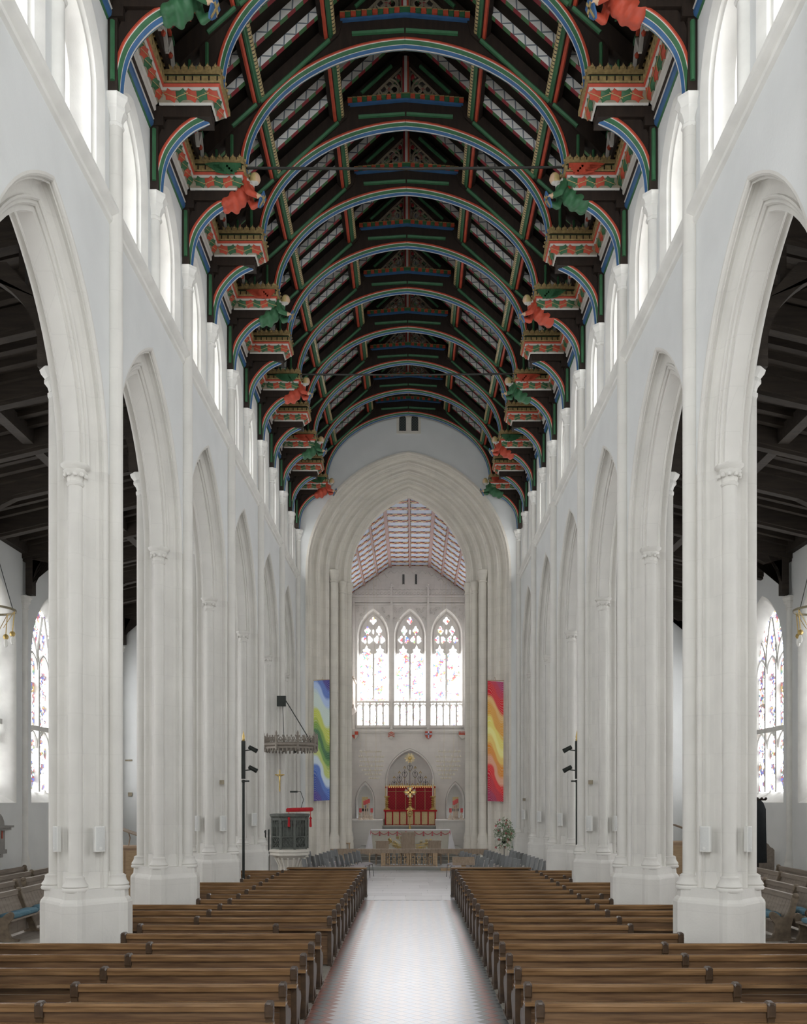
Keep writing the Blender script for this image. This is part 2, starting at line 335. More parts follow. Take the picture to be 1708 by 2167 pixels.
M['g_east'] = glass_lit('east window stained glass', E_EAST, 0, .47, .80, (.20,.26), (.96,.98,1.0), 2.6, 14, .6)
M['g_dark'] = lattice('dark leaded lights', S(52,56,56), S(110,112,106), 9, .4, (0,2), .12)
# ================================================================ NAVE: arcades, clerestory, aisles
BAY, Y1, YE = 4.5, 14.1, 36.6
PA, XW = 5.10, 4.70                     # pier axis, nave wall face
YW = Y1-4*BAY                           # west wall, behind the camera
def PY(n): return Y1+BAY*(n-1)
Z_SP, Z_STR, Z_TOP = 8.2, 12.39, 15.62
XA = 12.1                               # aisle outer wall
A_PROF = [(.40,.14),(.40,.175),(.385,.20),(.36,.21),(.335,.205),(.33,.235),(.275,.208),(.222,.222),(.182,.268),(.162,.33),(.168,.395),
          (.20,.40),(.207,.425),(.188,.447),(.165,.445),(.163,.462),(.166,.487),(.142,.508),(.117,.503),(.112,.522),(.112,.575)]
A_FULL = A_PROF+[(-v, s) for v, s in reversed(A_PROF)]
R0 = (2.11**2+3.25**2)/(2*2.11); C0 = R0-2.11
def arcade_curve(s, ym, n=14):          # concentric pointed arch at inward offset s
    Rr = R0-(s-.14); T = math.acos(C0/Rr)
    L = [(ym+C0-Rr*math.cos(T*i/n), Z_SP+Rr*math.sin(T*i/n)) for i in range(n+1)]
    return L+[(2*ym-y, z) for y, z in reversed(L[:-1])]
def wall_over(mb, x, curve, ztop, ya, yb, zlow, mi=0):    # wall face above an opening curve, from ya to yb
    pts = [(ya, zlow)]+curve+[(yb, zlow)]
    if abs(curve[0][1]-zlow) > 1e-3: pts = [(ya, zlow), (curve[0][0], zlow)]+curve+[(curve[-1][0], zlow), (yb, zlow)]
    for (y0, z0), (y1, z1) in zip(pts, pts[1:]):
        if abs(y1-y0) > 1e-5: mb.add([(x,y0,z0),(x,y1,z1),(x,y1,ztop),(x,y0,ztop)], [(0,1,2,3)], mi)

BAYS = [-3, -2, -1, 0, 1, 2, 3, 4, 5]       # bay k runs from pier k to pier k+1
WIN = [0]
def wname(pts=None):                     # a window wholly outside the photograph's frame says so in its name
    WIN[0] += 1; off = bool(pts)
    for x, y, z in pts or ():
        if y > .1 and -5 < VPX+(x-CX)*F_PX/y < 1713 and -5 < VPY-(z-CZ)*F_PX/y < 2172: off = False
    return 'window_%d' % WIN[0]+('_offscreen' if off else '')
C_PROF = [(0,0),(.03,.06),(.09,.13),(.15,.14),(.16,.18),(.25,.19),(.34,.24),(.40,.31),(.43,.34),(.52,.35),(.56,.40),(.62,.40)]   # (depth, inset) clerestory reveal
def reveal(mb, prof, x_of, ym, a, zsill, zsp, h, n=10, mi=0):
    rs = []
    for d, s in prof:
        k = h/a; cu = arch_pts(a-s, (a-s)*k, n, zsp)
        ring = [(x_of(d), ym+cu[0][0], zsill)]+[(x_of(d), ym+y, z) for y, z in cu]+[(x_of(d), ym+cu[-1][0], zsill)]
        rs.append(ring)
    mb.rings(rs, False, mi)
def pane(mb, x, ym, a, zsill, zsp, h, n=10, mi=0):
    cu = arch_pts(a, h, n, zsp); pts = [(cu[0][0], zsill)]+cu+[(cu[-1][0], zsill)]
    mb.add([(x, ym+y, z) for y, z in pts], [tuple(range(len(pts)))], mi)

for sg in (-1, 1):
    side = 'left' if sg < 0 else 'right'
    X = lambda v: sg*(PA-v)
    wl = MB(); arches = []
    for k in BAYS:
        ya, yb = PY(k), PY(k+1); ym = (ya+yb)/2
        cu = arcade_curve(.14, ym)
        wall_over(wl, X(.40), cu, Z_STR, ya, yb, Z_SP)
        wall_over(wl, X(-.40), cu, 13.0, ya, yb, Z_SP)
        am = MB(); rs = [[(X(v), y, z) for y, z in arcade_curve(s, ym)] for v, s in A_FULL]
        am.rings(rs, False, 0); arches.append(am)
        for hb in (0, 1):               # two clerestory windows to a bay
            h0 = ya+hb*BAY/2; hm = h0+BAY/4
            oc = arch_pts(.84, 1.08, 10, 14.1)
            wall_over(wl, X(.40), [(hm+y, z) for y, z in oc], Z_TOP+1.2, h0, h0+BAY/2, 12.5)
            wl.add([(X(.40),h0,Z_STR),(X(.40),h0+BAY/2,Z_STR),(X(.40),h0+BAY/2,12.5),(X(.40),h0,12.5)], [(0,1,2,3)])
    wo = wl.build('wall_'+side, M['plaster'])
    tag(wo, 'white limewashed nave wall with pointed arches '+SIDE[sg], 'wall', kind='structure')
    for am in arches: am.build('arch_moulding', M['pier'], wo, ang=24)
    sc_ = MB()                          # string course and clerestory sill slope
    prof = [(0,12.22),(.05,12.25),(.06,12.30),(.045,12.325),(.13,12.38),(.15,12.41),(.15,12.46),(.0,12.58)]
    sc_.rings([[(sg*(XW-p), y, z) for p, z in prof] for y in (YW, YE)], False)
    sc_.build('string_course', M['trim'], wo)
    for k in BAYS:
        for hb in (0, 1):
            hm = PY(k)+hb*BAY/2+BAY/4
            fm = MB(); reveal(fm, C_PROF, lambda d: sg*(XW+d), hm, .84, 12.5, 14.1, 1.08)
            fm.add([(sg*XW,hm-.84,12.5),(sg*XW,hm+.84,12.5),(sg*(XW+.62),hm+.44,12.85),(sg*(XW+.62),hm-.44,12.85)], [(0,1,2,3)])
            tagn = 'pointed clerestory window, %s from the chancel arch %s' % (ORD[int(round((YE-hm)/2.25+.5))], SIDE[sg])
            wi = fm.build(wname([(sg*(XW+d_), hm+a_, z_) for d_ in (0,.62) for a_ in (-.84,-.4,0,.4,.84) for z_ in (12.4,13.5,14.5,15.3)]), M['trim']); tag(wi, tagn, 'window', 'clerestory windows', 'structure')
            gp = MB(); pane(gp, sg*(XW+.61), hm, .46, 12.8, 14.1, .59); gp.build('pane', M['g_cler'], wi)
            tr = MB(); xg = sg*(XW+.56)
            tr.box(xg-.04, xg+.04, hm-.04, hm+.04, 12.85, 14.1)
            for q in (-1, 1):
                c2 = arch_pts(.22, .30, 6, 13.95)
                tr.tube([(xg, hm+q*.22+y, z) for y, z in c2], .035, 5)
                tr.tube([(xg, hm, 14.1), (xg, hm+q*.1, 14.35), (xg, hm+q*.02, 14.74)], .035, 5)
            tr.build('tracery', M['trim'], wi)

# ---- shafts that carry the roof, and piers
CAPM = MB()
CAPM.lathe([(.115,0),(.135,.02),(.135,.05),(.115,.07),(.12,.12),(.15,.2),(.19,.24),(.19,.29),(.175,.30),(.20,.36),(.24,.40),(.24,.46),(.20,.48)], n=8, a0=PI/8)
cap_me = CAPM.mesh('shaft_capital', [M['trim']], 30)
b = MB(); b.lathe([(.19,0),(.205,.03),(.195,.055),(.18,.065),(.195,.085),(.185,.11),(.155,.15),(.14,.2),(.145,.225),(.12,.24),(.105,.25)], n=14)
bell_me = b.mesh('shaft_base', [M['pier']], 50)
b = MB(); b.lathe([(.11,-.02),(.125,0),(.125,.02),(.11,.035),(.12,.09),(.165,.17),(.17,.19),(.155,.2),(.20,.24),(.205,.275),(.185,.28)], n=8, a0=PI/8)
for i in range(10):
    a = 2*PI*i/10; b.ball((.145*math.cos(a), .145*math.sin(a), .12), .035, 6)
pcap_me = b.mesh('pier_capital', [M['pier']], 40)
b = MB(); b.lathe([(.105,1.6),(.105,7.93)], n=14); pshaft_me = b.mesh('pier_shaft', [M['pier']], 50)
b = MB(); b.lathe([(.105,1.6),(.105,9.5)], n=12); ashaft_me = b.mesh('aisle_shaft', [M['pier']], 50)
b = MB(); b.lathe([(.115,1.6),(.115,13.82)], n=12); nshaft_me = b.mesh('roof_shaft', [M['pier']], 50)
b = MB(); b.lathe([(.10,12.44),(.10,13.82)], n=12); mshaft_me = b.mesh('clerestory_shaft', [M['trim']], 50)
Q = [(.40,0),(.40,.175),(.385,.20),(.36,.21),(.335,.205),(.33,.235),(.275,.208),(.222,.222),(.182,.268),(.155,.33),(.14,.40),(.12,.43),(.10,.43),(0,.43)]
loop = Q[:-1]+[(-v, s) for v, s in reversed(Q[1:])]
loop = Q+[(-v, s) for v, s in reversed(Q[:-1])]
loop = loop[:-1]+[(-v, -s) for v, s in Q]+[(v, -s) for v, s in reversed(Q[1:-1])]
core = MB(); core.rings([[(v, s, z) for v, s in loop] for z in (1.5, Z_SP)], True, 0, True)
core_me = core.mesh('pier_core', [M['pier']], 24)
def plq(g, w=.62):
    q = [(w+g,0),(w+g,.085+g*.4),(w-.05+g,.14+g*.4),(w-.12+g,.17+g*.4),(.17+g*.4,w-.12+g),(.14+g*.4,w-.05+g),(.085+g*.4,w+g),(0,w+g)]
    l = q+[(-a, c) for a, c in reversed(q[:-1])]
    return l[:-1]+[(-a, -c) for a, c in q]+[(a, -c) for a, c in reversed(q[1:-1])]
pl = MB()
pl.rings([[(a, c, z) for a, c in plq(g)] for g, z in ((.085,0),(.085,1.36),(.07,1.40),(.03,1.45),(.02,1.60))], True, 0, True)
inner = [(.40,0),(.40,.10),(.37,.14),(.34,.17),(.17,.34),(.14,.38),(.10,.42),(0,.42)]
il = inner+[(-a, c) for a, c in reversed(inner[:-1])]; il = il[:-1]+[(-a, -c) for a, c in inner]+[(a, -c) for a, c in reversed(inner[1:-1])]
pl.rings([[(a, c, 1.60) for a, c in plq(-.10)], [(a, c, 1.86) for a, c in il]], True)
plinth_me = pl.mesh('pier_plinth', [M['pier']], 12)
b = MB(); b.lathe([(.10,-.05),(.12,0),(.12,.05),(.10,.07),(.12,.14),(.17,.2),(.17,.25),(.16,.27),(.22,.34),(.24,.40),(.22,.42)], n=8, a0=PI/8)
acap_me = b.mesh('aisle_capital', [M['trim']], 30)
for sg in (-1, 1):
    for n in range(-3, 7):
        y = PY(n)
        lab = 'white clustered pier, %s from the chancel arch %s' % (ORD[7-n], SIDE[sg])
        t = thing('pier', lab, 'pier', (sg*PA, y, 0), 0, 'nave arcade piers', 'structure')
        inst('pier_core', core_me, t); inst('plinth', plinth_me, t, scale=(1,1,1) if n > 0 else (.8,.8,1))
        for d in (-1, 1):
            inst('shaft', pshaft_me, t, (0, d*.46, 0)); inst('base', bell_me, t, (0, d*.47, 1.56)); inst('capital', pcap_me, t, (0, d*.46, 7.90), scale=(1.08,1.08,1.12))
        inst('roof_shaft', nshaft_me, t, (-sg*.47, 0, 0))
        if n > 0: inst('base', bell_me, t, (-sg*.49, 0, 1.56))
        inst('roof_capital', cap_me, t, (-sg*.47, 0, 13.80))
        inst('aisle_shaft', ashaft_me, t, (sg*.50, 0, 0)); inst('base', bell_me, t, (sg*.52, 0, 1.56)); inst('aisle_capital', acap_me, t, (sg*.50, 0, 9.48))
    for n in range(-3, 6):
        y = PY(n)+BAY/2
        t = thing('wall_shaft', 'short white clerestory wall shaft, %s from the chancel arch %s' % (ORD[6-n], SIDE[sg]), 'shaft', (sg*(PA-.44), y, 0), 0, 'clerestory wall shafts', 'structure')
        inst('shaft', mshaft_me, t); inst('capital', cap_me, t, (0, 0, 13.80))

# ---- aisles: outer walls, windows, dark lean-to roofs
A_REV = [(0,0),(.06,.10),(.12,.13),(.16,.17),(.30,.22),(.40,.33),(.46,.36)]
for sg in (-1, 1):
    side = 'left' if sg < 0 else 'right'
    wl = MB()
    for k in BAYS:
        ya, yb = PY(k), PY(k+1); ym = (ya+yb)/2
        oc = [(ym+y, z) for y, z in arch_pts(1.72, 2.35, 12, 7.6)]
        wall_over(wl, sg*XA, oc, 12.0, ya, yb, 2.9)
        wl.add([(sg*XA,ya,0),(sg*XA,yb,0),(sg*XA,yb,2.9),(sg*XA,ya,2.9)], [(0,1,2,3)])
    wo = wl.build('wall_aisle_'+side, M['plaster']); tag(wo, 'plain white outer wall of the aisle '+SIDE[sg], 'wall', kind='structure')
    for k in BAYS:
        ym = PY(k)+BAY/2
        fm = MB(); reveal(fm, A_REV, lambda d: sg*(XA+d), ym, 1.72, 2.9, 7.6, 2.35, 12)
        fm.add([(sg*XA,ym-1.72,2.9),(sg*XA,ym+1.72,2.9),(sg*(XA+.46),ym+1.36,3.25),(sg*(XA+.46),ym-1.36,3.25)], [(0,1,2,3)])
        wi = fm.build(wname([(sg*(XA+d_), ym+a_, z_) for d_ in (0,.46) for a_ in (-1.72,-.9,0,.9,1.72) for z_ in (2.9,5,7,9,9.9)]), M['trim'])
        tag(wi, 'tall stained glass aisle window, %s from the chancel arch %s' % (ORD[6-k], SIDE[sg]), 'window', 'aisle windows', 'structure')
        gp = MB(); pane(gp, sg*(XA+.44), ym, 1.36, 3.25, 7.6, 1.86, 12); gp.build('pane', M['g_aisle'], wi)
        tr = MB(); xg = sg*(XA+.36)
        for q in (-.45, .45):
            tr.box(xg-.08, xg+.08, ym+q-.06, ym+q+.06, 3.25, 7.6)
            tr.tube([(xg, ym+q, 7.6), (xg, ym+q*.9, 8.2), (xg, ym+q*.2, 9.2)], .06, 6); tr.tube([(xg, ym+q, 7.6), (xg, ym+q*1.3, 8.1), (xg, ym+q*1.9, 8.5)], .05, 6)
        tr.box(xg-.09, xg+.09, ym-1.36, ym+1.36, 5.30, 5.46)
        for zb in (5.0, 7.6):
            for q in (-.9, 0, .9):
                c2 = arch_pts(.40, .55, 6, zb-.25); tr.tube([(xg, ym+q+y, z) for y, z in c2], .05, 5)
        tr.build('tracery', M['trim'], wi)
    for n in range(1, 7):               # wall shafts of the aisle
        t = thing('aisle_wall_shaft', 'slim white aisle wall shaft, %s from the chancel arch %s' % (ORD[7-n], SIDE[sg]), 'shaft', (sg*(XA-.02), PY(n)-.02, 0), 0, 'aisle wall shafts', 'structure')
        b = MB(); b.lathe([(.19,0),(.19,.9),(.17,1.0),(.15,1.05),(.16,1.1),(.12,1.3),(.11,1.4),(.11,9.0)], n=10); b.build('shaft', M['trim'], t, ang=50)
        inst('capital', cap_me, t, (0, 0, 8.98), scale=(1,1,.9))
    zr = lambda x: 12.35-(x-5.5)*.235
    rf = MB(); rf.prism([(5.5,zr(5.5)+.25),(12.4,zr(12.4)+.25),(12.4,zr(12.4)+.4),(5.5,zr(5.5)+.4)], lambda a, c, d: (sg*a, d, c), YW, YE)
    ro = rf.build('ceiling_aisle_'+side, M['aisle_oak'], ang=0); tag(ro, 'dark timber lean-to roof over the aisle '+SIDE[sg], 'ceiling', kind='structure')
    jb = MB(); jb.prism([(5.5,zr(5.5)+.10),(12.1,zr(12.1)+.10),(12.1,zr(12.1)+.27),(5.5,zr(5.5)+.27)], lambda a, c, d: (sg*a, d, c), -.075, .075)
    j_me = jb.mesh('joist', [M['aisle_oak']], 0)
    pb = MB(); pb.prism([(5.5,zr(5.5)-.22),(12.1,zr(12.1)-.22),(12.1,zr(12.1)+.2),(5.5,zr(5.5)+.2)], lambda a, c, d: (sg*a, d, c), -.16, .16)
    pb.prism([(5.5,zr(5.5)-.30),(12.1,zr(12.1)-.30),(12.1,zr(12.1)-.22),(5.5,zr(5.5)-.22)], lambda a, c, d: (sg*a, d, c), -.10, .10)
    p_me = pb.mesh('principal_beam', [M['aisle_oak']], 0)
    br = MB()
    for xw, dr, zb in ((5.62, 1, 9.92), (12.0, -1, 9.45)):
        top = zr(xw)-.2
        br.box(min(sg*xw, sg*(xw+dr*.22)), max(sg*xw, sg*(xw+dr*.22)), -.13, .13, zb, top)
        ip = smooth_curve([(xw+dr*.2,zb+.35),(xw+dr*.35,zb+.85),(xw+dr*.75,zb+1.3),(xw+dr*1.5,zr(xw+dr*1.5)-.3)], 5)
        op = [(xw+dr*1.75,zr(xw+dr*1.75)-.28),(xw+dr*.72,zr(xw+dr*.72)-.55),(xw+dr*.2,zb+1.1)]
        br.prism(ip+op, lambda a, c, d: (sg*a, d, c), -.11, .11)
        br.bar((sg*(xw+dr*.5),0,zr(xw+dr*.5)-.25),(sg*(xw+dr*.5),0,zb+1.15),.1,.1)
    br_me = br.mesh('wall_post_and_brace', [M['aisle_oak']], 30)
    y = YW+.3
    i = 0
    while y < YE-.2:
        inst('joist', j_me, ro, (0, y, 0)); y += .5
    for n in range(0, 7):
        for hb in (0, .5):
            if n+hb > 6: continue
            inst('principal_beam', p_me, ro, (0, PY(n+hb)-(.2 if n+hb == 6 else 0), 0))
            if hb == 0: inst('wall_post_and_brace', br_me, ro, (0, PY(n)-(.2 if n == 6 else 0), 0))
    pu = MB(); xm = 8.8; pu.box(min(sg*xm,sg*(xm+.26)), max(sg*xm,sg*(xm+.26)), YW, YE, zr(xm)-.16, zr(xm)+.2); pu.build('purlin', M['aisle_oak'], ro)
    pu = MB(); pu.box(min(sg*11.9,sg*12.1), max(sg*11.9,sg*12.1), YW, YE, zr(12)-.1, zr(12)+.35); pu.build('wall_plate', M['aisle_oak'], ro)

# ---- end walls
ew = MB()
for sg in (-1, 1):                      # aisle east ends
    ew.add([(sg*PA,YE,0),(sg*(XA+.3),YE,0),(sg*(XA+.3),YE,12.8),(sg*PA,YE,12.8)], [(0,1,2,3)])
o = ew.build('wall_aisle_east', M['plaster']); tag(o, 'white end wall closing both aisles beside the chancel arch', 'wall', kind='structure')
ww = MB(); cu = arch_pts(3.1, 4.2, 12, 12.6)
pts = [(-XA-.3, 4.8), (cu[0][0], 4.8)]+cu+[(cu[-1][0], 4.8), (XA+.3, 4.8)]
for (x0, z0), (x1, z1) in zip(pts, pts[1:]):
    if abs(x1-x0) > 1e-5: ww.add([(x0,YW,z0),(x1,YW,z1),(x1,YW,21.2),(x0,YW,21.2)], [(0,1,2,3)])
ww.add([(-XA-.3,YW,0),(XA+.3,YW,0),(XA+.3,YW,4.8),(-XA-.3,YW,4.8)], [(0,1,2,3)])
o = ww.build('wall_west', M['plaster']); tag(o, 'white west wall holding the great west window', 'wall', kind='structure')
gp = MB(); pt = [(cu[0][0], 4.8)]+cu+[(cu[-1][0], 4.8)]; gp.add([(x, YW-.2, z) for x, z in pt], [tuple(range(len(pt)))])
o = gp.build(wname([(0,YW,10)]), M['g_west']); tag(o, 'great west window of clear leaded glass', 'window', kind='structure')

# ---- floors
fl = MB(); fl.box(-XA-.3, XA+.3, YW, YE+.6, -.2, 0); fo = fl.build('floor', M['boards'], ang=0); tag(fo, 'floor of the church with tiled aisle, flagstones and boards', 'floor', kind='structure')
b = MB(); b.box(-1.55, 1.70, 6.0, 25.9, 0, .012); b.build('tiled_aisle', tile_mat('diagonal clay tiles'), fo, ang=0)
TS = 1/6.2; c45 = math.sqrt(.5)          # the nearest aisle tiles, laid one by one; the material carries the pattern on
tile_me = {}
for key, cc in (('a', S(198,201,210)), ('b', S(209,203,205)), ('red', S(160,102,88)), ('grey', S(122,126,126))):
    tm = mat('floor tile '+key, cc, .3, .04, 3, spec=.6); q_ = tm.node_tree.nodes['Principled BSDF']; q_.inputs['Coat Weight'].default_value = .8; q_.inputs['Coat Roughness'].default_value = .3
    b = MB(); b.lathe([(.5*TS*math.sqrt(2)*.975,0),(.5*TS*math.sqrt(2)*.975,.004)], n=4); tile_me[key] = b.mesh('floor_tile', [tm], 0)
nt_ = 0; far_tiles = MB()
for i in range(-130, 10):
    for j in range(-10, 150):
        u, v_ = (i+.5)*TS, (j+.5)*TS; x, y = u*c45+v_*c45, -u*c45+v_*c45
        if not (-1.32 < x < 1.47 and 11.25 < y < 25.8): continue
        par = (i+j) % 2 == 0; bord = abs(x-.08) > 1.02
        if y > 13.75:
            g_ = .5*TS*math.sqrt(2)*.975; far_tiles.add([(x+g_,y,.014),(x,y+g_,.014),(x-g_,y,.014),(x,y-g_,.014),(x+g_,y,.010),(x,y+g_,.010),(x-g_,y,.010),(x,y-g_,.010)], [(0,1,2,3),(0,4,5,1),(1,5,6,2),(2,6,7,3),(3,7,4,0)], (2 if par else 3) if bord else (0 if par else 1)); continue
        inst('floor_tile', tile_me[('red' if par else 'grey') if bord else ('a' if par else 'b')], fo, (x, y, .010)); nt_ += 1
far_tiles.build('distant_tiles', [tile_me[k_].materials[0] for k_ in ('a', 'b', 'red', 'grey')], fo, ang=0, kind='stuff')
for sg, xa, xb in ((-1, -1.42, -6.6), (1, 1.57, 6.8)):
    b = MB(); b.box(min(xa, xb), max(xa, xb), 6.5, 26.35, 0, .07); b.build('pew_platform', M['platform'], fo, ang=0)
    y = 6.5; k = 0
    while y < 26.3:
        L = min(1.1, 26.35-y); b = MB(); b.box(min(xa, xa-sg*.13), max(xa, xa-sg*.13), y+.006, y+L-.006, 0, .075+.004*(k % 3)); b.build('kerb_stone', M['kerb'], fo, ang=0)
        y += L; k += 1
y = 25.92; k = 0                         # flagstones before the chancel
while y < 36.7:
    dy = min(36.78-y, (1.15, .7, .95, .6, 1.0)[k % 5]); x = -3.2+(.35 if k % 2 else 0)
    while x < 3.4:
        dx = (1.25, .95, 1.45, 1.1)[RND.randrange(4)]
        b = MB(); b.box(x+.008, x+dx-.008, y+.008, y+dy-.008, 0, .02); b.build('flagstone', M['slab'] if RND.random() < .6 else M['slab2'], fo, ang=0)
        x += dx
    y += dy; k += 1
b = MB(); b.box(-XW, XW, 25.9, YE, 0, .008); b.build('stone_bed', M['slab2'], fo, ang=0)

# ================================================================ CHANCEL ARCH AND CHANCEL
ZC = 12.6
CH = [(0,0),(0,-.08),(.09,-.08),(.12,-.03),(.12,0)]
for k in range(4):
    s0, d0 = .12+.36*k, .27*k
    CH += [(s0+.01,d0),(s0+.07,d0),(s0+.095,d0+.025),(s0+.09,d0+.05),(s0+.055,d0+.10),(s0+.05,d0+.17),(s0+.10,d0+.235),(s0+.18,d0+.258),(s0+.26,d0+.245),(s0+.31,d0+.225),(s0+.335,d0+.235),(s0+.36,d0+.265)]
CH += [(1.57,1.08),(1.63,1.10),(1.66,1.16),(1.68,1.28),(1.72,1.34),(1.76,1.36),(1.76,1.75)]
def chan(s, n=16):
    f = s/1.76; a = 4.30-s; h = 4.95-f*(4.95-3.62); return arch_pts(a, h, n, ZC)
ca = MB(); rs = []
for s, d in CH:
    cu = chan(s); rs.append([(x, YE+d, z) for x, z in [(cu[0][0], 0)]+cu+[(cu[-1][0], 0)]])
ca.rings(rs, False)
wl = MB(); cu = chan(0); pts = [(-XW, 0), (cu[0][0], 0)]+cu+[(cu[-1][0], 0), (XW, 0)]
for (x0, z0), (x1, z1) in zip(pts, pts[1:]):
    if abs(x1-x0) > 1e-5: wl.add([(x0,YE,z0),(x1,YE,z1),(x1,YE,21.2),(x0,YE,21.2)], [(0,1,2,3)])
wo = wl.build('wall_east', M['plaster']); tag(wo, 'pale wall above and around the chancel arch', 'wall', kind='structure')
ao = ca.build('trim_1', M['lime'], ang=17); tag(ao, 'tall pointed chancel arch of many limestone mouldings', 'arch', kind='structure')
for sg in (-1, 1):                      # respond shafts with capitals and bases
    for s, d, r, zc in ((1.12, .72, .17, 12.75), (1.45, 1.02, .13, 12.35), (1.70, 1.28, .15, 12.35)):
        x = sg*(4.30-s); b = MB()
        b.lathe([(r*1.5,.15),(r*1.5,1.1),(r*1.3,1.2),(r*1.45,1.3),(r*1.15,1.55),(r,1.65),(r,zc-.5),(r*1.15,zc-.48),(r*1.15,zc-.42),(r,zc-.4),(r*1.1,zc-.3),(r*1.4,zc-.1),(r*1.45,zc),(r*1.2,zc+.04)], (x, YE+d, 0), 12)
        b.build('respond_shaft', M['lime'], ao, ang=40)
tw = thing('window_%d' % 99, 'pair of small dark lancets in a stone frame above the chancel arch', 'window', (.0, YE, 0), kind='structure')
b = MB(); x0, zt = pix(838, 873, YE); x1, zb = pix(892, 919, YE); xm = (x0+x1)/2
for q in (-1, 1):
    xc = xm+q*.255; cu = arch_pts(.15, .22, 6, zb+.62); pts = [(xc-.255, zb+.06), (xc+cu[0][0], zb+.12)]
    pp = [(xc+x, z) for x, z in cu]
    ring = [(xc-.15, zb+.12)]+pp+[(xc+.15, zb+.12)]
    outer = [(xc-.255, zb+.02)]+[(xc-.255+.51*i/(len(pp)-1), zt) if 0 < i < len(pp)-1 else ((xc-.255, zt) if i == 0 else (xc+.255, zt)) for i in range(len(pp))]+[(xc+.255, zb+.02)]
    b.rings([[(x, -.05, z) for x, z in outer], [(x, -.05, z) for x, z in ring], [(xc+(x-xc)*.8, .12, z-.02) for x, z in ring]], True)
    b.rings([[(x, .0, z) for x, z in outer], [(x, -.05, z) for x, z in outer]], True)
b.build('stone_frame', M['lime'], tw, ang=30)
for q in (-1, 1):
    xc = xm+q*.255; b = MB(); b.add([(xc-.15,-.004,zb+.08),(xc+.15,-.004,zb+.08),(xc+.15,-.004,zb+.86),(xc-.15,-.004,zb+.86)], [(0,1,2,3)]); b.build('pane', M['g_dark'], tw, ang=0)

YF = 50.0                                # east wall of the chancel
HX = 3.32                                # chancel half width
def e(px, py, y=YF): return pix(px, py, y)
# plain chancel side walls
for sg in (-1, 1):
    side = 'left' if sg < 0 else 'right'
    wl = MB(); ys = YE+1.7
    wl.add([(sg*HX,ys,0),(sg*HX,YF,0),(sg*HX,YF,15.4),(sg*HX,ys,15.4)], [(0,1,2,3)])
    jb_ = MB(); jb_.add([(sg*2.50,ys+.05,0),(sg*HX,ys+.05,0),(sg*HX,ys+.05,17),(sg*2.50,ys+.05,17)], [(0,1,2,3)]); jb_.build('arch_return', M['lime2'], ao)
    wo = wl.build('wall_chancel_'+side, M['lime2']); tag(wo, 'pale stone side wall of the chancel '+SIDE[sg], 'wall', kind='structure')
# ---- east wall of the chancel
ZS = 7.24                                # window sills
wc = [-2.07, 0.03, 2.12]
wl = MB(); segs = [-HX, -1.02, 1.075, HX]
for i, xc in enumerate(wc):
    cu = arch_pts(.93, 1.55, 10, 12.35); pts = [(segs[i], ZS), (xc-.93, ZS)]+[(xc+x, z) for x, z in cu]+[(xc+.93, ZS), (segs[i+1], ZS)]
    for (x0, z0), (x1, z1) in zip(pts, pts[1:]):
        if abs(x1-x0) > 1e-5: wl.add([(x0,YF,z0),(x1,YF,z1),(x1,YF,17),(x0,YF,17)], [(0,1,2,3)])
# lower wall with three niches
nich = [(-2.53, .46, 2.9, .95, 1.85), (.03, 1.30, 4.05, 1.75, 1.85), (2.63, .46, 2.9, .95, 1.85)]   # xc, half, spring, rise, bottom
segs = [-HX, -1.6, 1.66, HX]
for i, (xc, a, zs, h, zb) in enumerate(nich):
    cu = arch_pts(a, h, 10, zs); pts = [(segs[i], zb), (xc-a, zb)]+[(xc+x, z) for x, z in cu]+[(xc+a, zb), (segs[i+1], zb)]
    for (x0, z0), (x1, z1) in zip(pts, pts[1:]):
        if abs(x1-x0) > 1e-5: wl.add([(x0,YF,z0),(x1,YF,z1),(x1,YF,ZS),(x0,YF,ZS)], [(0,1,2,3)])
wl.add([(-HX,YF,0),(HX,YF,0),(HX,YF,1.85),(-HX,YF,1.85)], [(0,1,2,3)])
wo = wl.build('wall_chancel_east', M['lime2']); tag(wo, 'pale stone altar wall with three niches below three lancets', 'wall', kind='structure')
for i, (xc, a, zs, h, zb) in enumerate(nich):
    b = MB(); rs = []
    for g, d in ((.10,-.05),(.10,-.0),(.07,-.05),(.02,-.05),(0,0),(-.02,.65)):
        cu = arch_pts(a+g, h*(a+g)/a, 10, zs); rs.append([(xc+x, YF+d, z) for x, z in [(cu[0][0], zb)]+cu+[(cu[-1][0], zb)]])
    b.rings(rs, False); b.build('niche_moulding', M['lime2'], wo)
    cu = arch_pts(a, h, 10, zs); pt = [(-a, zb)]+cu+[(a, zb)]
    b = MB(); b.add([(xc+x, YF+.65, z) for x, z in pt], [tuple(range(len(pt)))]); b.build('niche_back', M['lime2'], wo)
# string, cornice, frieze, gable panelling
b = MB()
for z0, z1, p in ((6.80,6.88,.06),(6.88,6.95,.1),(6.95,7.02,.05),(14.12,14.20,.10),(14.25,14.32,.14),(14.32,14.55,.05),(14.55,14.63,.16)): b.box(-HX, HX, YF-p, YF, z0, z1)
b.build('string_course', M['lime2'], wo)
for x in (-3.18, -1.02, 1.075, 3.2):
    b = MB(); b.box(x-.07, x+.07, YF-.14, YF, 7.0, 14.4); b.box(x-.05, x+.05, YF-.2, YF, 14.1, 14.5); b.build('pilaster', M['lime2'], wo)
b = MB(); b.box(-HX+.1, HX-.1, YF-.05, YF, 14.63, 14.96)
x = -3.05
while x < 3.1:
    b.torus((x, YF-.06, 14.79), .08, .022, 10, 4, 0, 'y'); b.bar((x-.105,YF-.06,14.98),(x,YF-.06,15.05),.03,.04); b.bar((x+.105,YF-.06,14.98),(x,YF-.06,15.05),.03,.04); x += .21
b.build('quatrefoil_frieze', M['lime2'], wo)
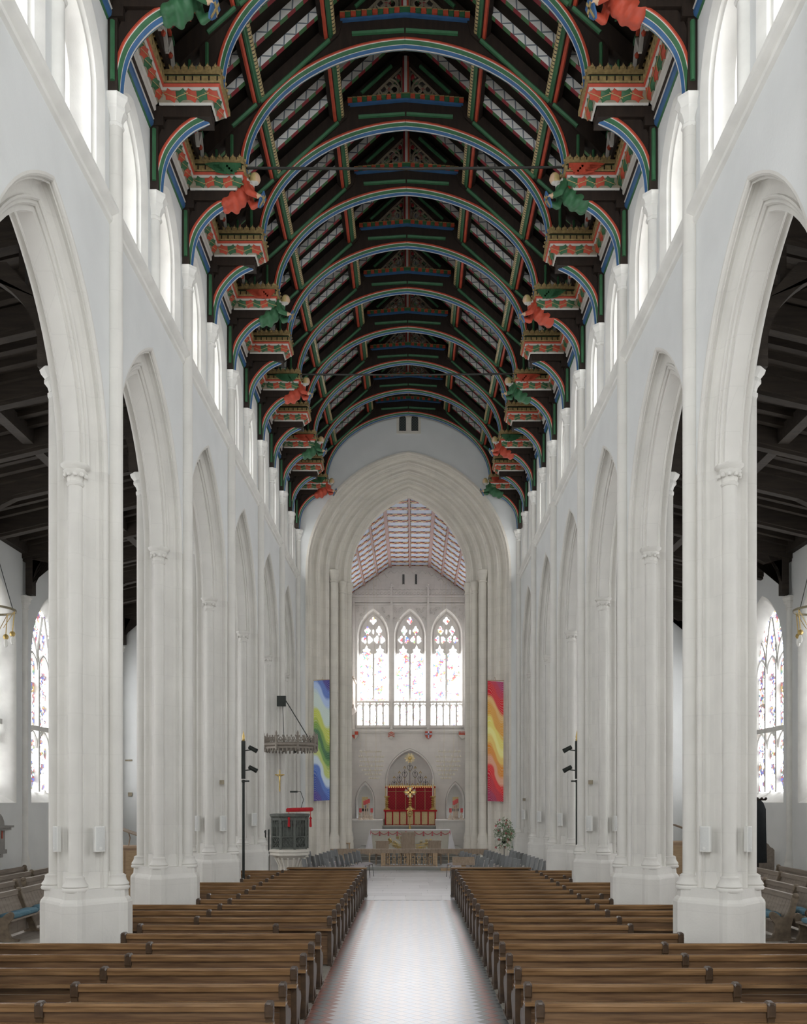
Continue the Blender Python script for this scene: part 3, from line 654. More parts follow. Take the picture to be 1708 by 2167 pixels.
for i, xc in enumerate(wc):              # carved spandrels above the lancets
    b = MB()
    for q in (-1, 1):
        for k in range(9):
            xx = xc+q*(.42+.058*k+RND.uniform(-.03, .03)); zz = 13.25+RND.uniform(.0, .75)+(.0 if k > 3 else .25)
            if zz > 14.02: zz = 13.95
            b.torus((xx, YF-.02, zz), .07, .022, 8, 4, 0, 'y')
    b.build('carved_spandrel', M['carve'], wo)
gp = MB(); gp.add([(-1.12,YF-.02,16.25),(1.15,YF-.02,16.25),(HX,YF-.02,14.7),(-HX,YF-.02,14.7)], [(0,1,2,3)]); gp.build('gable_panel', M['lime2'], wo)
b = MB()
for k in range(-6, 7):
    x = .02+k*.36; zt = min(16.15, 16.3-max(0, abs(x)-1.1)*.7)-.25
    if zt > 15.1: b.box(x-.03, x+.03, YF-.10, YF-.02, 14.98, zt)
    if abs(x) < 1.1: b.bar((x-.18,YF-.07,15.95),(x,YF-.07,16.12),.06,.06); b.bar((x+.18,YF-.07,15.95),(x,YF-.07,16.12),.06,.06)
    else:
        b.bar((x-.18,YF-.07,zt),(x,YF-.07,zt+.16),.06,.06); b.bar((x+.18,YF-.07,zt-.12),(x,YF-.07,zt+.16),.06,.06)
for q in (-.54, .36+.02):
    b.box(q-.06+.18-.08+.0, q+.06+.18-.08, YF-.025, YF-.024, 15.3, 15.85)
b.build('gable_tracery', M['lime2'], wo)
b = MB()
for q in (-.36, .36): b.box(.02+q-.06, .02+q+.06, YF-.13, YF-.03, 15.3, 15.85)
b.build('slit_opening', M['g_dark'], wo)
for x in (-1.02, 1.075):
    b = MB(); b.box(x-.05, x+.05, YF-.2, YF, 14.6, 15.1); b.box(x-.1, x+.1, YF-.2, YF-.1, 15.1, 15.2); b.lathe([(.05,15.2),(.08,15.28),(.001,15.42)], (x, YF-.15, 0), 6); b.build('finial', M['carve'], wo)
# lancet windows
for i, xc in enumerate(wc):
    pos = ('nearest the organ case', 'in the middle over the altar cross', 'farthest from the organ case')[i]
    fm = MB(); rs = []
    for d, s in ((-.06,-.05),(-.06,.03),(0,.05),(.05,.08),(.12,.09),(.2,.17),(.22,.2)):
        a = .93-s; cu = arch_pts(a, 1.62*a/.93, 10, 12.35); rs.append([(xc+x, YF+d, z) for x, z in [(cu[0][0], ZS)]+cu+[(cu[-1][0], ZS)]])
    fm.rings(rs, False); fm.box(xc-.95, xc+.95, YF-.12, YF+.22, ZS-.14, ZS)
    wi = fm.build(wname(), M['lime2']); tag(wi, 'stained glass lancet window above the altar, '+pos, 'window', kind='structure')
    a = .76; cu = arch_pts(a, 1.62*a/.93, 10, 12.35); pt = [(-a, ZS)]+cu+[(a, ZS)]
    gp = MB(); gp.add([(xc+x, YF+.24, z) for x, z in pt], [tuple(range(len(pt)))]); gp.build('pane', M['g_east'], wi)
    tr = MB(); yg = YF+.17
    tr.box(xc-.06, xc+.06, yg-.06, yg+.05, ZS, 12.0)
    pl_ = MB(); cu = arch_pts(.74, 1.62*.74/.93, 10, 12.35)
    head = [(-.12,11.36),(-.22,11.46),(-.17,11.60),(-.30,11.64),(-.385,11.86),(-.47,11.64),(-.60,11.60),(-.55,11.46),(-.66,11.36)]
    outl = [(-.74,11.36)]+cu+[(.74,11.36)]+[(-x, z) for x, z in reversed(head)]+[(0.0,11.36)]+head
    pl_.prism([(xc+x, z) for x, z in outl], XZ, yg-.02, yg+.06); pl_.build('tracery_plate', M['lime2'], wi, ang=0)
    def light(cx, cz, rx, rz_, lobes, ph=0, am=.24):
        g = MB(); n_ = 28; pts_ = []
        for k in range(n_):
            a = 2*PI*k/n_; r_ = 1+am*math.cos(lobes*(a-ph)); pts_.append((cx+rx*r_*math.cos(a), cz+rz_*r_*math.sin(a)))
        g.add([(x, yg-.03, z) for x, z in pts_], [tuple(range(n_))]); g.build('pane', M['g_east'], wi, ang=0)
    light(xc, 13.25, .145, .165, 4, PI/2)
    light(xc, 12.62, .035, .13, 2, 0, 0)
    for q in (-1, 1):
        light(xc+q*.33, 12.68, .125, .21, 4, PI/2)
        light(xc+q*.52, 12.16, .115, .19, 3, PI/2+q*.5); light(xc+q*.19, 12.16, .115, .19, 3, PI/2-q*.5)
    tr.box(xc-.76, xc+.76, yg-.05, yg+.05, 8.55, 8.68)
    tr.build('tracery', M['lime2'], wi)
    ba = MB(); yb = YF-.06               # arcaded balustrade across the lower lights
    ba.box(xc-.95, xc+.95, yb-.06, yb+.06, 8.52, 8.62)
    for k in range(6):
        x = xc-.95+k*.38; ba.box(x-.05, x+.05, yb-.04, yb+.04, ZS, 8.52)
        if k < 5:
            c2 = arch_pts(.17, .24, 5, 8.22); ba.tube([(x+.19+u, yb, z) for u, z in c2], .035, 5)
            ba.ball((x+.03, yb, 8.4), .07, 6); ba.ball((x+.35, yb, 8.4), .07, 6)
    ba.build('balustrade', M['lime2'], wi)
# heraldic shields on the string course
sh = [('red and cream quartered', 751), ('cream with red chevrons', 828), ('red with a pale blue cross', 907), ('cream with a red barred top', 978)]
for i, (nm, px) in enumerate(sh):
    x, z = pix(px, 1555, YF-.2)
    t = thing('heraldic_shield', '%s shield fixed to the string course below the lancets' % nm, 'shield', (x, YF-.26, z))
    outl = [(-.2,.2),(.2,.2),(.2,-.02),(.14,-.14),(0,-.25),(-.14,-.14),(-.2,-.02)]
    b = MB(); b.prism(outl, XZ, 0, .12); b.build('field', M['red'] if i == 2 else M['white'], t, ang=0)
    b = MB()
    if i == 0: b.box(0,.19,-.012,0,0,.19); b.prism([(-.19,0),(0,0),(0,-.24),(-.13,-.13),(-.19,-.02)], XZ, -.012, 0)
    elif i == 1:
        for k in range(3): b.prism([(-.19,.03-.09*k+.05),(0,.13-.09*k+.05),(.19,.03-.09*k+.05),(.19,-.01-.09*k+.05),(0,.08-.09*k+.05),(-.19,-.01-.09*k+.05)], XZ, -.012, 0)
    elif i == 2: b.box(-.04,.04,-.012,0,-.2,.19); b.box(-.19,.19,-.012,0,.0,.08)
    else:
        b.box(-.19,.19,-.012,0,.0,.07)
        for k in range(5): b.box(-.18+.08*k,-.14+.08*k,-.012,0,.07,.19)
    b.build('charge', M['panel'] if i == 2 else M['red'], t, ang=0)

# ---- chancel ceiling: canted, ribbed, painted panels
Y0 = YE+1.8
prof = [(-HX,14.75),(-2.58,15.27),(-1.83,15.80),(-1.10,16.32),(.02,16.32),(1.14,16.32),(1.85,15.80),(2.6,15.27),(HX,14.75)]
b = MB(); b.rings([[(x, y, z+.14) for x, z in prof] for y in (Y0, YF)], False); co = b.build('ceiling_chancel', M['oak_mid'], ang=0)
tag(co, 'canted chancel ceiling painted with pale blue panels and checkered ribs', 'ceiling', kind='structure')
NR = 13; dyr = (YF-Y0)/NR
for j, ((xa, za), (xb, zb)) in enumerate(zip(prof, prof[1:])):
    d = Vector((xb-xa, 0, zb-za)); L = d.length; d.normalize(); nrm = Vector((d.z, 0, -d.x))
    if nrm.z > 0: nrm = -nrm
    pm = MB(); Mx = Matrix((d, Vector((0,1,0)), nrm)).transposed().to_4x4()
    pm.obox(Mx, L-.14, dyr-.34, .04); pme = pm.mesh('ceiling_panel', [M['panel']], 0)
    pg = MB(); pg.bar(tuple(-d*.16), tuple(d*.16), .05, .02, 0, tuple(nrm)); 
    rm = MB()
    nb = 10                               # a rib painted as two staggered rows of blocks
    for row, (oy, ca) in enumerate(((-.12, 0), (-.04, 1), (.05, 0), (.13, 1))):
        for q in range(nb):
            u = (q+.5)/nb*L-L/2; c = (row+q) % 2
            Mb = Mx.copy(); Mb.translation = d*u+Vector((0, oy, 0))+nrm*.005
            rm.obox(Mb, L/nb-.002, .074, .05, (0, 1, 2, 0)[(q+row*1) % 4] if row not in (1,) else (2 if q % 2 else 1))
    rme = rm.mesh('ceiling_rib', [M['frontal'], M['red'], M['iron']], 0)
    mid = Vector(((xa+xb)/2, 0, (za+zb)/2))
    for k in range(NR):
        y = Y0+dyr*(k+.5)
        inst('ceiling_panel', pme, co, (mid.x, y-.0, mid.z+.07)); inst('ceiling_rib', rme, co, (mid.x, y+dyr/2-.02, mid.z+.06))
for i, (x, z) in enumerate(prof[1:-1]):
    b = MB(); wd = .16 if i in (2, 4) else .09; b.box(x-wd/2, x+wd/2, Y0, YF, z-.06, z+.12); b.build('long_rib', M['pinkrib'], co, ang=0)

# ---- chancel floor, steps, ledges
b = MB(); b.box(-3.9, 3.95, YE+.28, YF, -.1, .15); so = b.build('trim_2', M['step'], ang=0); tag(so, 'low grey stone step before the chancel', 'step', kind='structure')
b = MB()
for k in range(3): b.box(-2.5, 2.55, 38.6+.38*k, YF, .15+.15*k, .30+.15*k)
b.build('altar_steps', M['step'], so, ang=0)
b = MB(); b.box(-2.5, 2.5, YE+.35, 38.6, .15, .165); b.build('paving', M['slab'], so, ang=0)
for sg, xa, xb in ((-1, -HX, -1.42), (1, 1.42, HX)):
    b = MB(); b.box(xa, xb, 45.8, YF, 0, 1.86); b.box(xa, xb, 45.75, YF, 1.86, 1.92)
    o = b.build('trim_%d' % (3 if sg < 0 else 4), M['lime2'], ang=0); tag(o, 'pale stone ledge flanking the high altar '+SIDE[sg], 'ledge', kind='structure')
b = MB()
for k in range(4): b.box(-1.42, 1.42, 44.6+.5*k, YF, .6, .75+.28*k)
o = b.build('trim_5', M['step'], ang=0); tag(o, 'steps rising between the ledges to the high altar', 'step', kind='structure')
# ================================================================ NAVE ROOF
ZRIDGE, SL = 20.8, .906
def zrf(x): return ZRIDGE-SL*abs(x)
b = MB()
for sg in (-1, 1):
    b.prism([(0,ZRIDGE+.18),(sg*5.6,zrf(5.6)+.18),(sg*5.6,zrf(5.6)+.30),(0,ZRIDGE+.30)], XZ, YW, YE)
ce = b.build('ceiling', M['board'], ang=0); tag(ce, 'steep dark boarded roof over the nave', 'ceiling', kind='structure')
b = MB(); b.box(-.12, .12, YW, YE, ZRIDGE-.12, ZRIDGE+.2); b.build('ridge_beam', M['black_oak'], ce, ang=0)
for sg in (-1, 1):
    rm = MB(); sl = math.atan(SL); d = Vector((sg*math.cos(sl), 0, -math.sin(sl))); nr = Vector((sg*math.sin(sl), 0, math.cos(sl)))
    L0 = 4.62/math.cos(sl); w2, h2 = .05, .19     # built along its own length so the painting follows the slope
    rm.add([(0,-w2,0),(L0,-w2,0),(L0,w2,0),(0,w2,0),(0,-w2,h2),(L0,-w2,h2),(L0,w2,h2),(0,w2,h2)],
           [(0,3,2,1),(0,1,5,4),(2,3,7,6),(1,2,6,5),(4,5,6,7)], [0,1,1,2,2])
    rme = rm.mesh('rafter', [M['raft_soff'], M['raft_side'], M['black_oak']], 0, True)
    for i in range(0, 12):
        for k in (1, 2, 3):
            y = PY(.5)+i*2.25+k*.5625
            if y > YE: continue
            o = inst('rafter', rme, ce, (0, y, ZRIDGE-.03))
            o.rotation_euler = (0, sl, 0) if sg > 0 else (0, -sl, 0)
            if sg < 0: o.scale = (-1, 1, 1)
    for x in (1.70, 3.20):              # moulded purlins
        pm = MB(); c = Vector((sg*x, 0, zrf(x)))
        def q(u, v): return c+d*u+nr*v
        sec = [(q(.15,.0),0),(q(.15,-.10),0),(q(.125,-.15),1),(q(.07,-.17),1),(q(.055,-.205),2),(q(-.03,-.215),2),(q(-.045,-.18),0),(q(-.10,-.17),0),(q(-.13,0),0)]
        ya, yb = PY(.5), YE
        pm.rings([[(p.x, y, p.z) for p, _ in sec] for y in (ya, yb)], True, [0,0,1,0,2,2,0,0,0])
        for r_, u, v, mi in ((.045,.10,-.155,1), (.04,.02,-.205,2), (.03,-.035,-.195,2)):
            p = q(u, v); pm.tube([(p.x, ya, p.z), (p.x, yb, p.z)], r_, 6, mi)
        p = q(-.10,-.165); pm.tube([(p.x, ya, p.z), (p.x, yb, p.z)], .062, 8, 3)
        pm.build('purlin', [M['oak_dark'], M['red'], M['green'], M['bead']], ce, ang=40)

# ---- carved leaf used on every frieze
lf = MB(); ol = []
for i in range(12):
    a = 2*PI*i/12; r = 1.0 if i % 2 == 0 else .68; ol.append((.115*r*math.cos(a), .075*r*math.sin(a), 0))
lf.add(ol+[(0,0,.035)], [(i, (i+1) % 12, 12) for i in range(12)])
lf.add([(-.1,-.004,.012),(.1,-.004,.012),(.1,.004,.012),(-.1,.004,.012),(0,-.004,.042),(0,.004,.042)], [(0,1,4),(2,3,5),(1,2,5,4),(3,0,4,5)], 1)
leaf_me = {c: None for c in ('red', 'green')}
for c in leaf_me: leaf_me[c] = lf.mesh('carved_leaf', [M[c], M['gold']], 60, False)
def leaf(parent, loc, xdir, nrm, c, tilt=.35, sc_=1.38):
    xd = Vector(xdir).normalized(); n = Vector(nrm).normalized(); yd = n.cross(xd); xr = xd*math.cos(tilt)+yd*math.sin(tilt); yr = n.cross(xr)
    Mx = Matrix((xr, yr, n)).transposed()
    o = inst('carved_leaf', leaf_me[c], parent, loc); o.rotation_euler = Mx.to_euler(); o.scale = (sc_,)*3; return o
# cornice section: (projection, height, paint of the strip that follows)
G, Rd, W, D, Go, Bl, T_ = 0, 1, 2, 3, 4, 5, 6
PAINTS = [M['green'], M['red'], M['white'], M['oak_dark'], M['goldd'], M['blue'], M['trac']]
SEC = [(.02,15.83,W),(.05,15.86,T_),(.16,16.00,W),(.19,16.02,W),(.19,16.035,Rd),(.22,16.075,D),(.215,16.09,Go),(.245,16.10,Go),(.245,16.19,G),(.22,16.225,D),(.19,16.27,Go),(.22,16.285,Go),(.22,16.33,D),(0,16.34,D)]
def crest(mb, p, q, out, mi):           # row of pointed gilded fleurons with beads
    p, q = Vector(p), Vector(q); L = (q-p).length; n = max(1, int(round(L/.15))); d = (q-p)/n; o = Vector(out)
    for i in range(n):
        c = p+d*(i+.5); w = d*.42
        A = [c-w, c+w, c+w+Vector((0,0,.05)), c+w*.25+Vector((0,0,.075)), c+Vector((0,0,.13)), c-w*.25+Vector((0,0,.075)), c-w+Vector((0,0,.05))]
        B = [v-o*.035 for v in A]; k = len(A)
        mb.add(A+B, [tuple(range(k)), tuple(range(2*k-1, k-1, -1))]+[(j, k+j, k+(j+1) % k, (j+1) % k) for j in range(k)], mi)
        mb.ball(tuple(c+o*.02+Vector((0,0,.045))), .03, 6, mi)
# painted rib section across the thickness of a truss: (y, inward offset)
HALF = [(-.14,.09),(-.155,.05),(-.147,.036),(-.136,.028),(-.110,.006),(-.078,-.014),(-.067,-.018),(-.044,-.040),(-.014,-.052),(-.010,-.047),(0,-.050)]
RIBS = HALF+[(-y, n) for y, n in reversed(HALF[:-1])]
hm_ = [Rd, Rd, W, G, G, W, Bl, Bl, W, W]; RIB_M = hm_+hm_[::-1]
def rib(mb, curve, outward):            # sweep the painted section along a curve in the XZ plane
    rs = []; n = len(curve)
    for i, (x, z) in enumerate(curve):
        a, c = curve[max(0, i-1)], curve[min(n-1, i+1)]; t = Vector((c[0]-a[0], c[1]-a[1])).normalized(); nn = Vector((-t.y, t.x))
        if nn.dot(Vector(outward(x, z))) < 0: nn = -nn
        rs.append([(x+nn.x*o, y, z+nn.y*o) for y, o in RIBS])
    mb.rings(rs, False, RIB_M)
    mb.add(rs[-1], [tuple(range(len(rs[-1])))], G)
LOW = smooth_curve([(4.56,14.27),(4.53,14.60),(4.47,14.88),(4.36,15.12),(4.15,15.38),(3.92,15.56),(3.62,15.70)], 4)
ARCH = [(3.40*math.cos(PI/2*i/22), 16.3+2.62*math.sin(PI/2*i/22)+.10*(i/22)**3) for i in range(23)]
hm = {}
for sg in (-1, 1):
    P = {}
    b = MB(); b.box(min(sg*4.55,sg*4.72), max(sg*4.55,sg*4.72), -.17, .17, 14.27, 15.64); b.box(min(sg*4.45,sg*4.72), max(sg*4.45,sg*4.72), -.20, .20, 15.46, 15.66); P['wall_post'] = (b, [M['oak_dark']])
    b = MB(); b.box(min(sg*3.58,sg*4.72), max(sg*3.58,sg*4.72), -.17, .17, 15.64, 15.84); P['hammer_beam'] = (b, [M['oak_dark']])
    b = MB(); rib(b, [(sg*x, z) for x, z in LOW], lambda x, z: (sg, .6)); P['lower_brace_moulding'] = (b, PAINTS)
    ins = LOW; off = [(x+.30*(.9 if z < 15 else .55), z+.36*(0 if z < 14.7 else min(1, (z-14.7)/.5))) for x, z in LOW]
    off = [(min(4.60, x), min(15.70, z)) for x, z in off]
    poly = ins+off[::-1]
    b = MB()
    for (p0, p1), (q0, q1) in zip(zip(ins, ins[1:]), zip(off, off[1:])):
        if (Vector(p0)-Vector(q0)).length < .01: continue
        b.prism([p0, p1, q1, q0], lambda a, c, d: (sg*a, d, c), -.10, .10)
    P['lower_brace'] = (b, [M['oak_dark']])
    b = MB(); b.tube([(sg*4.62,-.18,14.45),(sg*4.62,-.18,15.40)], .04, 6); P['green_strip'] = (b, [M['green']])
    b = MB(); rib(b, [(sg*x, z) for x, z in ARCH], lambda x, z: (x, z-16.0)); P['arch_moulding'] = (b, PAINTS)
    ap = [(x*1.035, 16.3+(z-16.3)*1.04) for x, z in ARCH]
    top = [(0,19.62),(.7,19.58),(1.40,19.50)]+[(1.40+2.40*i/10, 19.50-2.20*i/10) for i in range(1, 11)]+[(3.80,16.34)]
    b = MB(); b.prism(ap+top, lambda a, c, d: (sg*a, d, c), -.10, .10); P['spandrel_board'] = (b, [M['oak_dark']])
    b = MB()
    b.prism([(1.30,19.50),(1.42,19.55),(4.66,16.62),(4.66,16.28),(4.45,16.36),(3.80,16.98),(1.40,19.15)], lambda a, c, d: (sg*a, d, c), -.15, .15)
    b.prism([(1.42,19.55),(0,20.82),(0,20.54),(.98,19.60)], lambda a, c, d: (sg*a, d, c), -.15, .15)
    P['principal_rafter'] = (b, [M['oak_dark']])
    b = MB(); yq = -.16
    for a, c in (((1.60,19.02),(3.05,17.72)), ((3.13,17.66),(3.64,17.20)), ((1.05,19.72),(.34,20.36))): b.tube([(sg*a[0],yq,a[1]),(sg*c[0],yq,c[1])], .045, 6)
    b.tube([(sg*3.66,-.11,16.5),(sg*3.66,-.11,17.05)], .035, 6); b.tube([(sg*4.0,-.05,16.42),(sg*4.0,-.05,16.78)], .03, 6); b.tube([(sg*4.18,-.17,16.60),(sg*4.42,-.17,16.40)], .05, 6)
    P['green_chamfer'] = (b, [M['green']])
    b = MB(); b.tube([(sg*.02,-.12,19.26),(sg*1.12,-.12,19.19)], .045, 6); P['collar_strip'] = (b, [M['green']])
    b = MB(); b.prism([(0,19.55),(1.36,19.43),(1.36,19.47),(0,19.60)], lambda a, c, d: (sg*a, d, c), -.17, .0); P['collar'] = (b, [M['blue']])
    b = MB(); n = 12
    for k in range(n):
        x0, x1 = 1.38*k/n, 1.38*(k+.92)/n; z0 = 19.60-.12*k/n
        b.box(min(sg*x0,sg*x1), max(sg*x0,sg*x1), -.21, .0, z0, z0+.075, Rd if k % 2 else G); b.box(min(sg*x0,sg*x1), max(sg*x0,sg*x1), -.215, .0, z0+.075, z0+.095, Go)
    P['checkered_course'] = (b, PAINTS)
    for tname, cx_, cz_, rr in (('gable_tracery', .40, 19.92, .25), ('spandrel_tracery', 4.18, 16.52, .13)):
        b = MB(); b.torus((sg*cx_,-.02,cz_), rr, rr*.10, 20, 5, 0, 'y')
        for a in range(4):
            b.torus((sg*cx_+rr*.46*math.cos(a*PI/2), -.02, cz_+rr*.46*math.sin(a*PI/2)), rr*.40, rr*.09, 12, 4, 0, 'y')
        b.lathe([(.001,-.01),(rr*.2,0),(.001,.01)], n=6, M=Matrix.Translation((sg*cx_,-.03,cz_)) @ Matrix.Rotation(PI/2, 4, 'X'), mi=1)
        if rr > .2:
            b.tube([(sg*.10,-.02,20.44),(sg*.92,-.02,19.64)], .03, 5); b.tube([(sg*.09,-.02,19.66),(sg*.09,-.02,20.42)], .03, 5)
            b.tube([(sg*.60,-.02,19.98),(sg*.66,-.02,19.76),(sg*.60,-.02,19.66)], .025, 5); b.tube([(sg*.14,-.02,20.3),(sg*.24,-.02,20.2)], .025, 5)
            for px_, pz_ in ((.68,19.72),(.17,20.22)): b.ball((sg*px_,-.02,pz_), .05, 6, 1)
        P[tname] = (b, [M['trac'], M['dred']])
    b = MB(); rings = []
    for p, z, _ in SEC: rings.append([(sg*4.52,-.17-p,z),(sg*(3.58-p),-.17-p,z),(sg*(3.58-p),.17+p,z),(sg*4.52,.17+p,z)])
    for i in range(len(SEC)-1): b.rings([rings[i], rings[i+1]], False, SEC[i][2])
    for k in range(7):
        x = 4.30-.15*k
        for s2 in (-1, 1): b.box(min(sg*(x-.012),sg*(x+.012)), max(sg*(x-.012),sg*(x+.012)), s2*.42-.006, s2*.42+.006, 16.105, 16.185, D)
    P['hammer_cornice'] = (b, PAINTS)
    b = MB()
    for s2 in (-1, 1): crest(b, (sg*4.36, s2*.385, 16.335), (sg*3.37, s2*.385, 16.335), (0, s2, 0), 0)
    crest(b, (sg*3.365,-.37,16.335), (sg*3.365,.37,16.335), (-sg,0,0), 0)
    P['cresting'] = (b, [M['goldd']])
    hm[sg] = {k: v[0].mesh(k, v[1], 38) for k, v in P.items()}
b = MB(); b.box(-.035,.035,-.17,.05,19.60,20.6,0); b.box(-.075,-.035,-.15,.05,19.60,20.6,1); b.box(.035,.075,-.15,.05,19.60,20.6,2)
king_me = b.mesh('king_post', [M['white'], M['dred'], M['red']], 0)
for i in range(0, 12):
    n = .5+.5*i; y = PY(n)
    if n == 6: y -= .24
    t = thing('roof_truss', 'painted hammerbeam roof truss with rainbow arch, %s from the chancel wall' % ORD[13-int(round(n*2))], 'truss', (0, y, 0), 0, 'painted hammerbeam trusses', 'structure')
    for sg in (-1, 1):
        par = {}
        for k, me in hm[sg].items():
            if n == 6 and k in ('gable_tracery',): continue
            if k == 'cresting': continue
            par[k] = inst(k, me, t)
        inst('cresting', hm[sg]['cresting'], par['hammer_cornice'])
        for k in range(5):
            x = 4.28-.19*k; leaf(par['hammer_cornice'], (sg*x, -.29, 15.935), (1,0,0), (0,-.8,-.62), ('red','green')[(k+i) % 2], .3 if k % 2 else -.3)
        leaf(par['hammer_cornice'], (sg*3.46, -.08, 15.935), (0,1,0), (-sg*.8,0,-.62), ('green','red')[i % 2]); leaf(par['hammer_cornice'], (sg*3.46, .12, 15.935), (0,1,0), (-sg*.8,0,-.62), ('red','green')[i % 2])
    inst('king_post', king_me, t)
# ---- wall cornices between the trusses
for sg in (-1, 1):
    wc_ = MB(); ya, yb = .20, 2.05
    base = [(0,15.40,G),(.03,15.43,Bl),(.07,15.47,Bl),(.08,15.53,Bl),(.07,15.56,W),(.09,15.575,D),(.09,15.60,D),(.09,15.72,W),(.12,15.74,W)]
    up = [(p+.10, z, c) for p, z, c in SEC]
    sec = base+up
    for (p0, z0, c), (p1, z1, _) in zip(sec, sec[1:]):
        wc_.add([(sg*(XW-p0),ya,z0),(sg*(XW-p0),yb,z0),(sg*(XW-p1),yb,z1),(sg*(XW-p1),ya,z1)], [(0,1,2,3)], c)
    for k in range(12):
        y = ya+.1+k*.155; x = XW-.346; wc_.box(min(sg*x,sg*(x+.008)), max(sg*x,sg*(x+.008)), y-.012, y+.012, 16.105, 16.185, D)
    wc_me = wc_.mesh('cornice_moulding', PAINTS, 40)
    cr = MB(); crest(cr, (sg*(XW-.315),ya,16.335), (sg*(XW-.315),yb,16.335), (-sg,0,0), 0); cr_me = cr.mesh('cresting', [M['goldd']], 38)
    tr = MB(); xt = XW-.42; tr.box(min(sg*xt,sg*(xt+.06)), max(sg*xt,sg*(xt+.06)), ya, yb, 16.34, 16.95, 2)
    nz = 4; dz = (yb-ya)/nz
    for k in range(nz):
        y0 = ya+k*dz; x = sg*(xt-.03)
        tr.bar((x,y0,16.42),(x,y0+dz/2,16.84),.06,.07,0,(1,0,0)); tr.bar((x,y0+dz/2,16.84),(x,y0+dz,16.42),.06,.07,0,(1,0,0)); tr.ball((x,y0+dz/2,16.55),.05,6,1)
        tr.bar((x,y0+dz*.25,16.63),(x,y0+dz*.75,16.63),.03,.03,0,(1,0,0))
    for k in range(9):
        y0 = ya+k*(yb-ya)/9; x = sg*(xt-.06); tr.box(min(x,x+sg*.05), max(x,x+sg*.05), y0, y0+.16, 16.88, 16.96, 1 if k % 2 else 3)
    tr_me = tr.mesh('zigzag_tracery', [M['white'], M['red'], M['oak_dark'], M['green']], 0)
    for i in range(0, 11):
        y = PY(.5+.5*i)
        t = thing('wall_cornice', 'carved and painted wall cornice, %s bay from the chancel wall %s' % (ORD[11-i], SIDE[sg]), 'cornice', (0, y, 0), 0, 'painted wall cornices', 'structure')
        m_ = inst('cornice_moulding', wc_me, t); inst('cresting', cr_me, m_); inst('zigzag_tracery', tr_me, t)
        for k in range(8):
            leaf(m_, (sg*(XW-.215), ya+.15+k*.225, 15.935), (0,1,0), (-sg*.8,0,-.62), ('red','green')[(k+i) % 2], .35)
# ---- tie rods
for nn, w_ in ((2, 'beside the larger pair of red and green angels'), (4, 'spanning the fifth truss from the chancel wall')):
    b = MB(); y = PY(nn)-.05; b.tube([(-3.45,y,16.40),(0,y,16.38),(3.45,y,16.42)], .028, 6)
    o = b.build('tie_rod', M['rod']); tag(o, 'thin black iron tie rod '+w_, 'tie rod')

# ---- angels on the hammer ends
def capsule(mb, p, q, r0, r1, n=10, k=5):
    p, q = Vector(p), Vector(q)
    for i in range(k+1):
        t = i/k; c = p.lerp(q, t); mb.ball(tuple(c), r0+(r1-r0)*t, n)
ab = MB()
capsule(ab, (-.40,.02,-.36), (-.16,0,-.22), .12, .20); capsule(ab, (-.44,.10,-.30), (-.2,.08,-.30), .07, .14); capsule(ab, (-.40,-.12,-.38), (-.2,-.08,-.26), .08, .14)
capsule(ab, (-.16,0,-.22), (.08,0,.02), .20, .15); capsule(ab, (.06,-.17,.03), (.06,.17,.03), .10, .10)
capsule(ab, (.10,0,.06), (.20,0,.16), .07, .065); ab.ball((.235,0,.225), .115, 12, 0, 1.15); ab.ball((.335,0,.20), .025, 6)
for s2 in (-1, 1):
    capsule(ab, (.06,s2*.19,.0), (.14,s2*.23,-.20), .085, .075); capsule(ab, (.14,s2*.23,-.20), (.30,s2*.12,-.22), .075, .055)
    capsule(ab, (.30,s2*.12,-.22), (.36,s2*.11,-.21), .04, .038, 8, 2)
    for f in range(4): capsule(ab, (.36,s2*(.075+.022*f),-.17-.02*f), (.40,s2*(.06+.022*f),-.19-.02*f), .016, .013, 6, 2)
tmp = ab.build('angel_form', M['red'], ang=0); md = tmp.modifiers.new('r', 'REMESH'); md.mode = 'VOXEL'; md.voxel_size = .019; md.use_smooth_shade = True
m2 = tmp.modifiers.new('s', 'SMOOTH'); m2.iterations = 3; m2.factor = .5
dg = bpy.context.evaluated_depsgraph_get(); base_me = bpy.data.meshes.new_from_object(tmp.evaluated_get(dg)); bpy.data.objects.remove(tmp)
angel_me = {}
for c in ('red', 'green'):
    me = base_me.copy(); me.name = 'angel_body'; me.materials.clear()
    for m_ in (M[c], M['skin'], M['hair'], M['white']): me.materials.append(m_)
    for p in me.polygons:
        x, y, z = p.center; mi = 0
        if z > .10 and x > .12:
            mi = 1
            if (Vector((x, y, z))-Vector((.235,0,.225))).length > .085 and (x < .262 or z > .285): mi = 2
            if z < .135: mi = 3
        elif x > .295 and z < -.1: mi = 1
        elif z > .02 and x > .10: mi = 3
        p.material_index = mi; p.use_smooth = True
    # folds in the robe
    for v in me.vertices:
        if v.co.x < .1: f = .016*math.sin(26*v.co.x+18*v.co.z+7*v.co.y); v.co += v.normal*f
    angel_me[c] = me
wing_me = {}
for c in ('red', 'green'):
    b = MB()
    for r_ in range(4):
        for k in range(6-r_):
            x0 = -.02-.085*k-.04*r_; z0 = .20-.055*r_-.006*k
            b.prism([(x0,z0-.07),(x0-.16-.035*k*.6,z0-.045+.02),(x0-.20-.035*k*.6,z0+.0),(x0-.14,z0+.03),(x0,z0+.03)], XZ, -.035-.012*(k+r_), -.02-.012*(k+r_))
    wing_me[c] = b.mesh('wing', [M[c]], 0)
b = MB(); b.prism([(-.13,.12),(.13,.12),(.13,-.04),(.07,-.14),(0,-.18),(-.07,-.14),(-.13,-.04)], YZ, 0, .03, 0)
b.box(.03,.042,-.02,.02,-.15,.11,1); b.box(.03,.042,-.11,.11,.0,.045,1)
shield_me = b.mesh('shield', [M['blue'], M['gold']], 0)
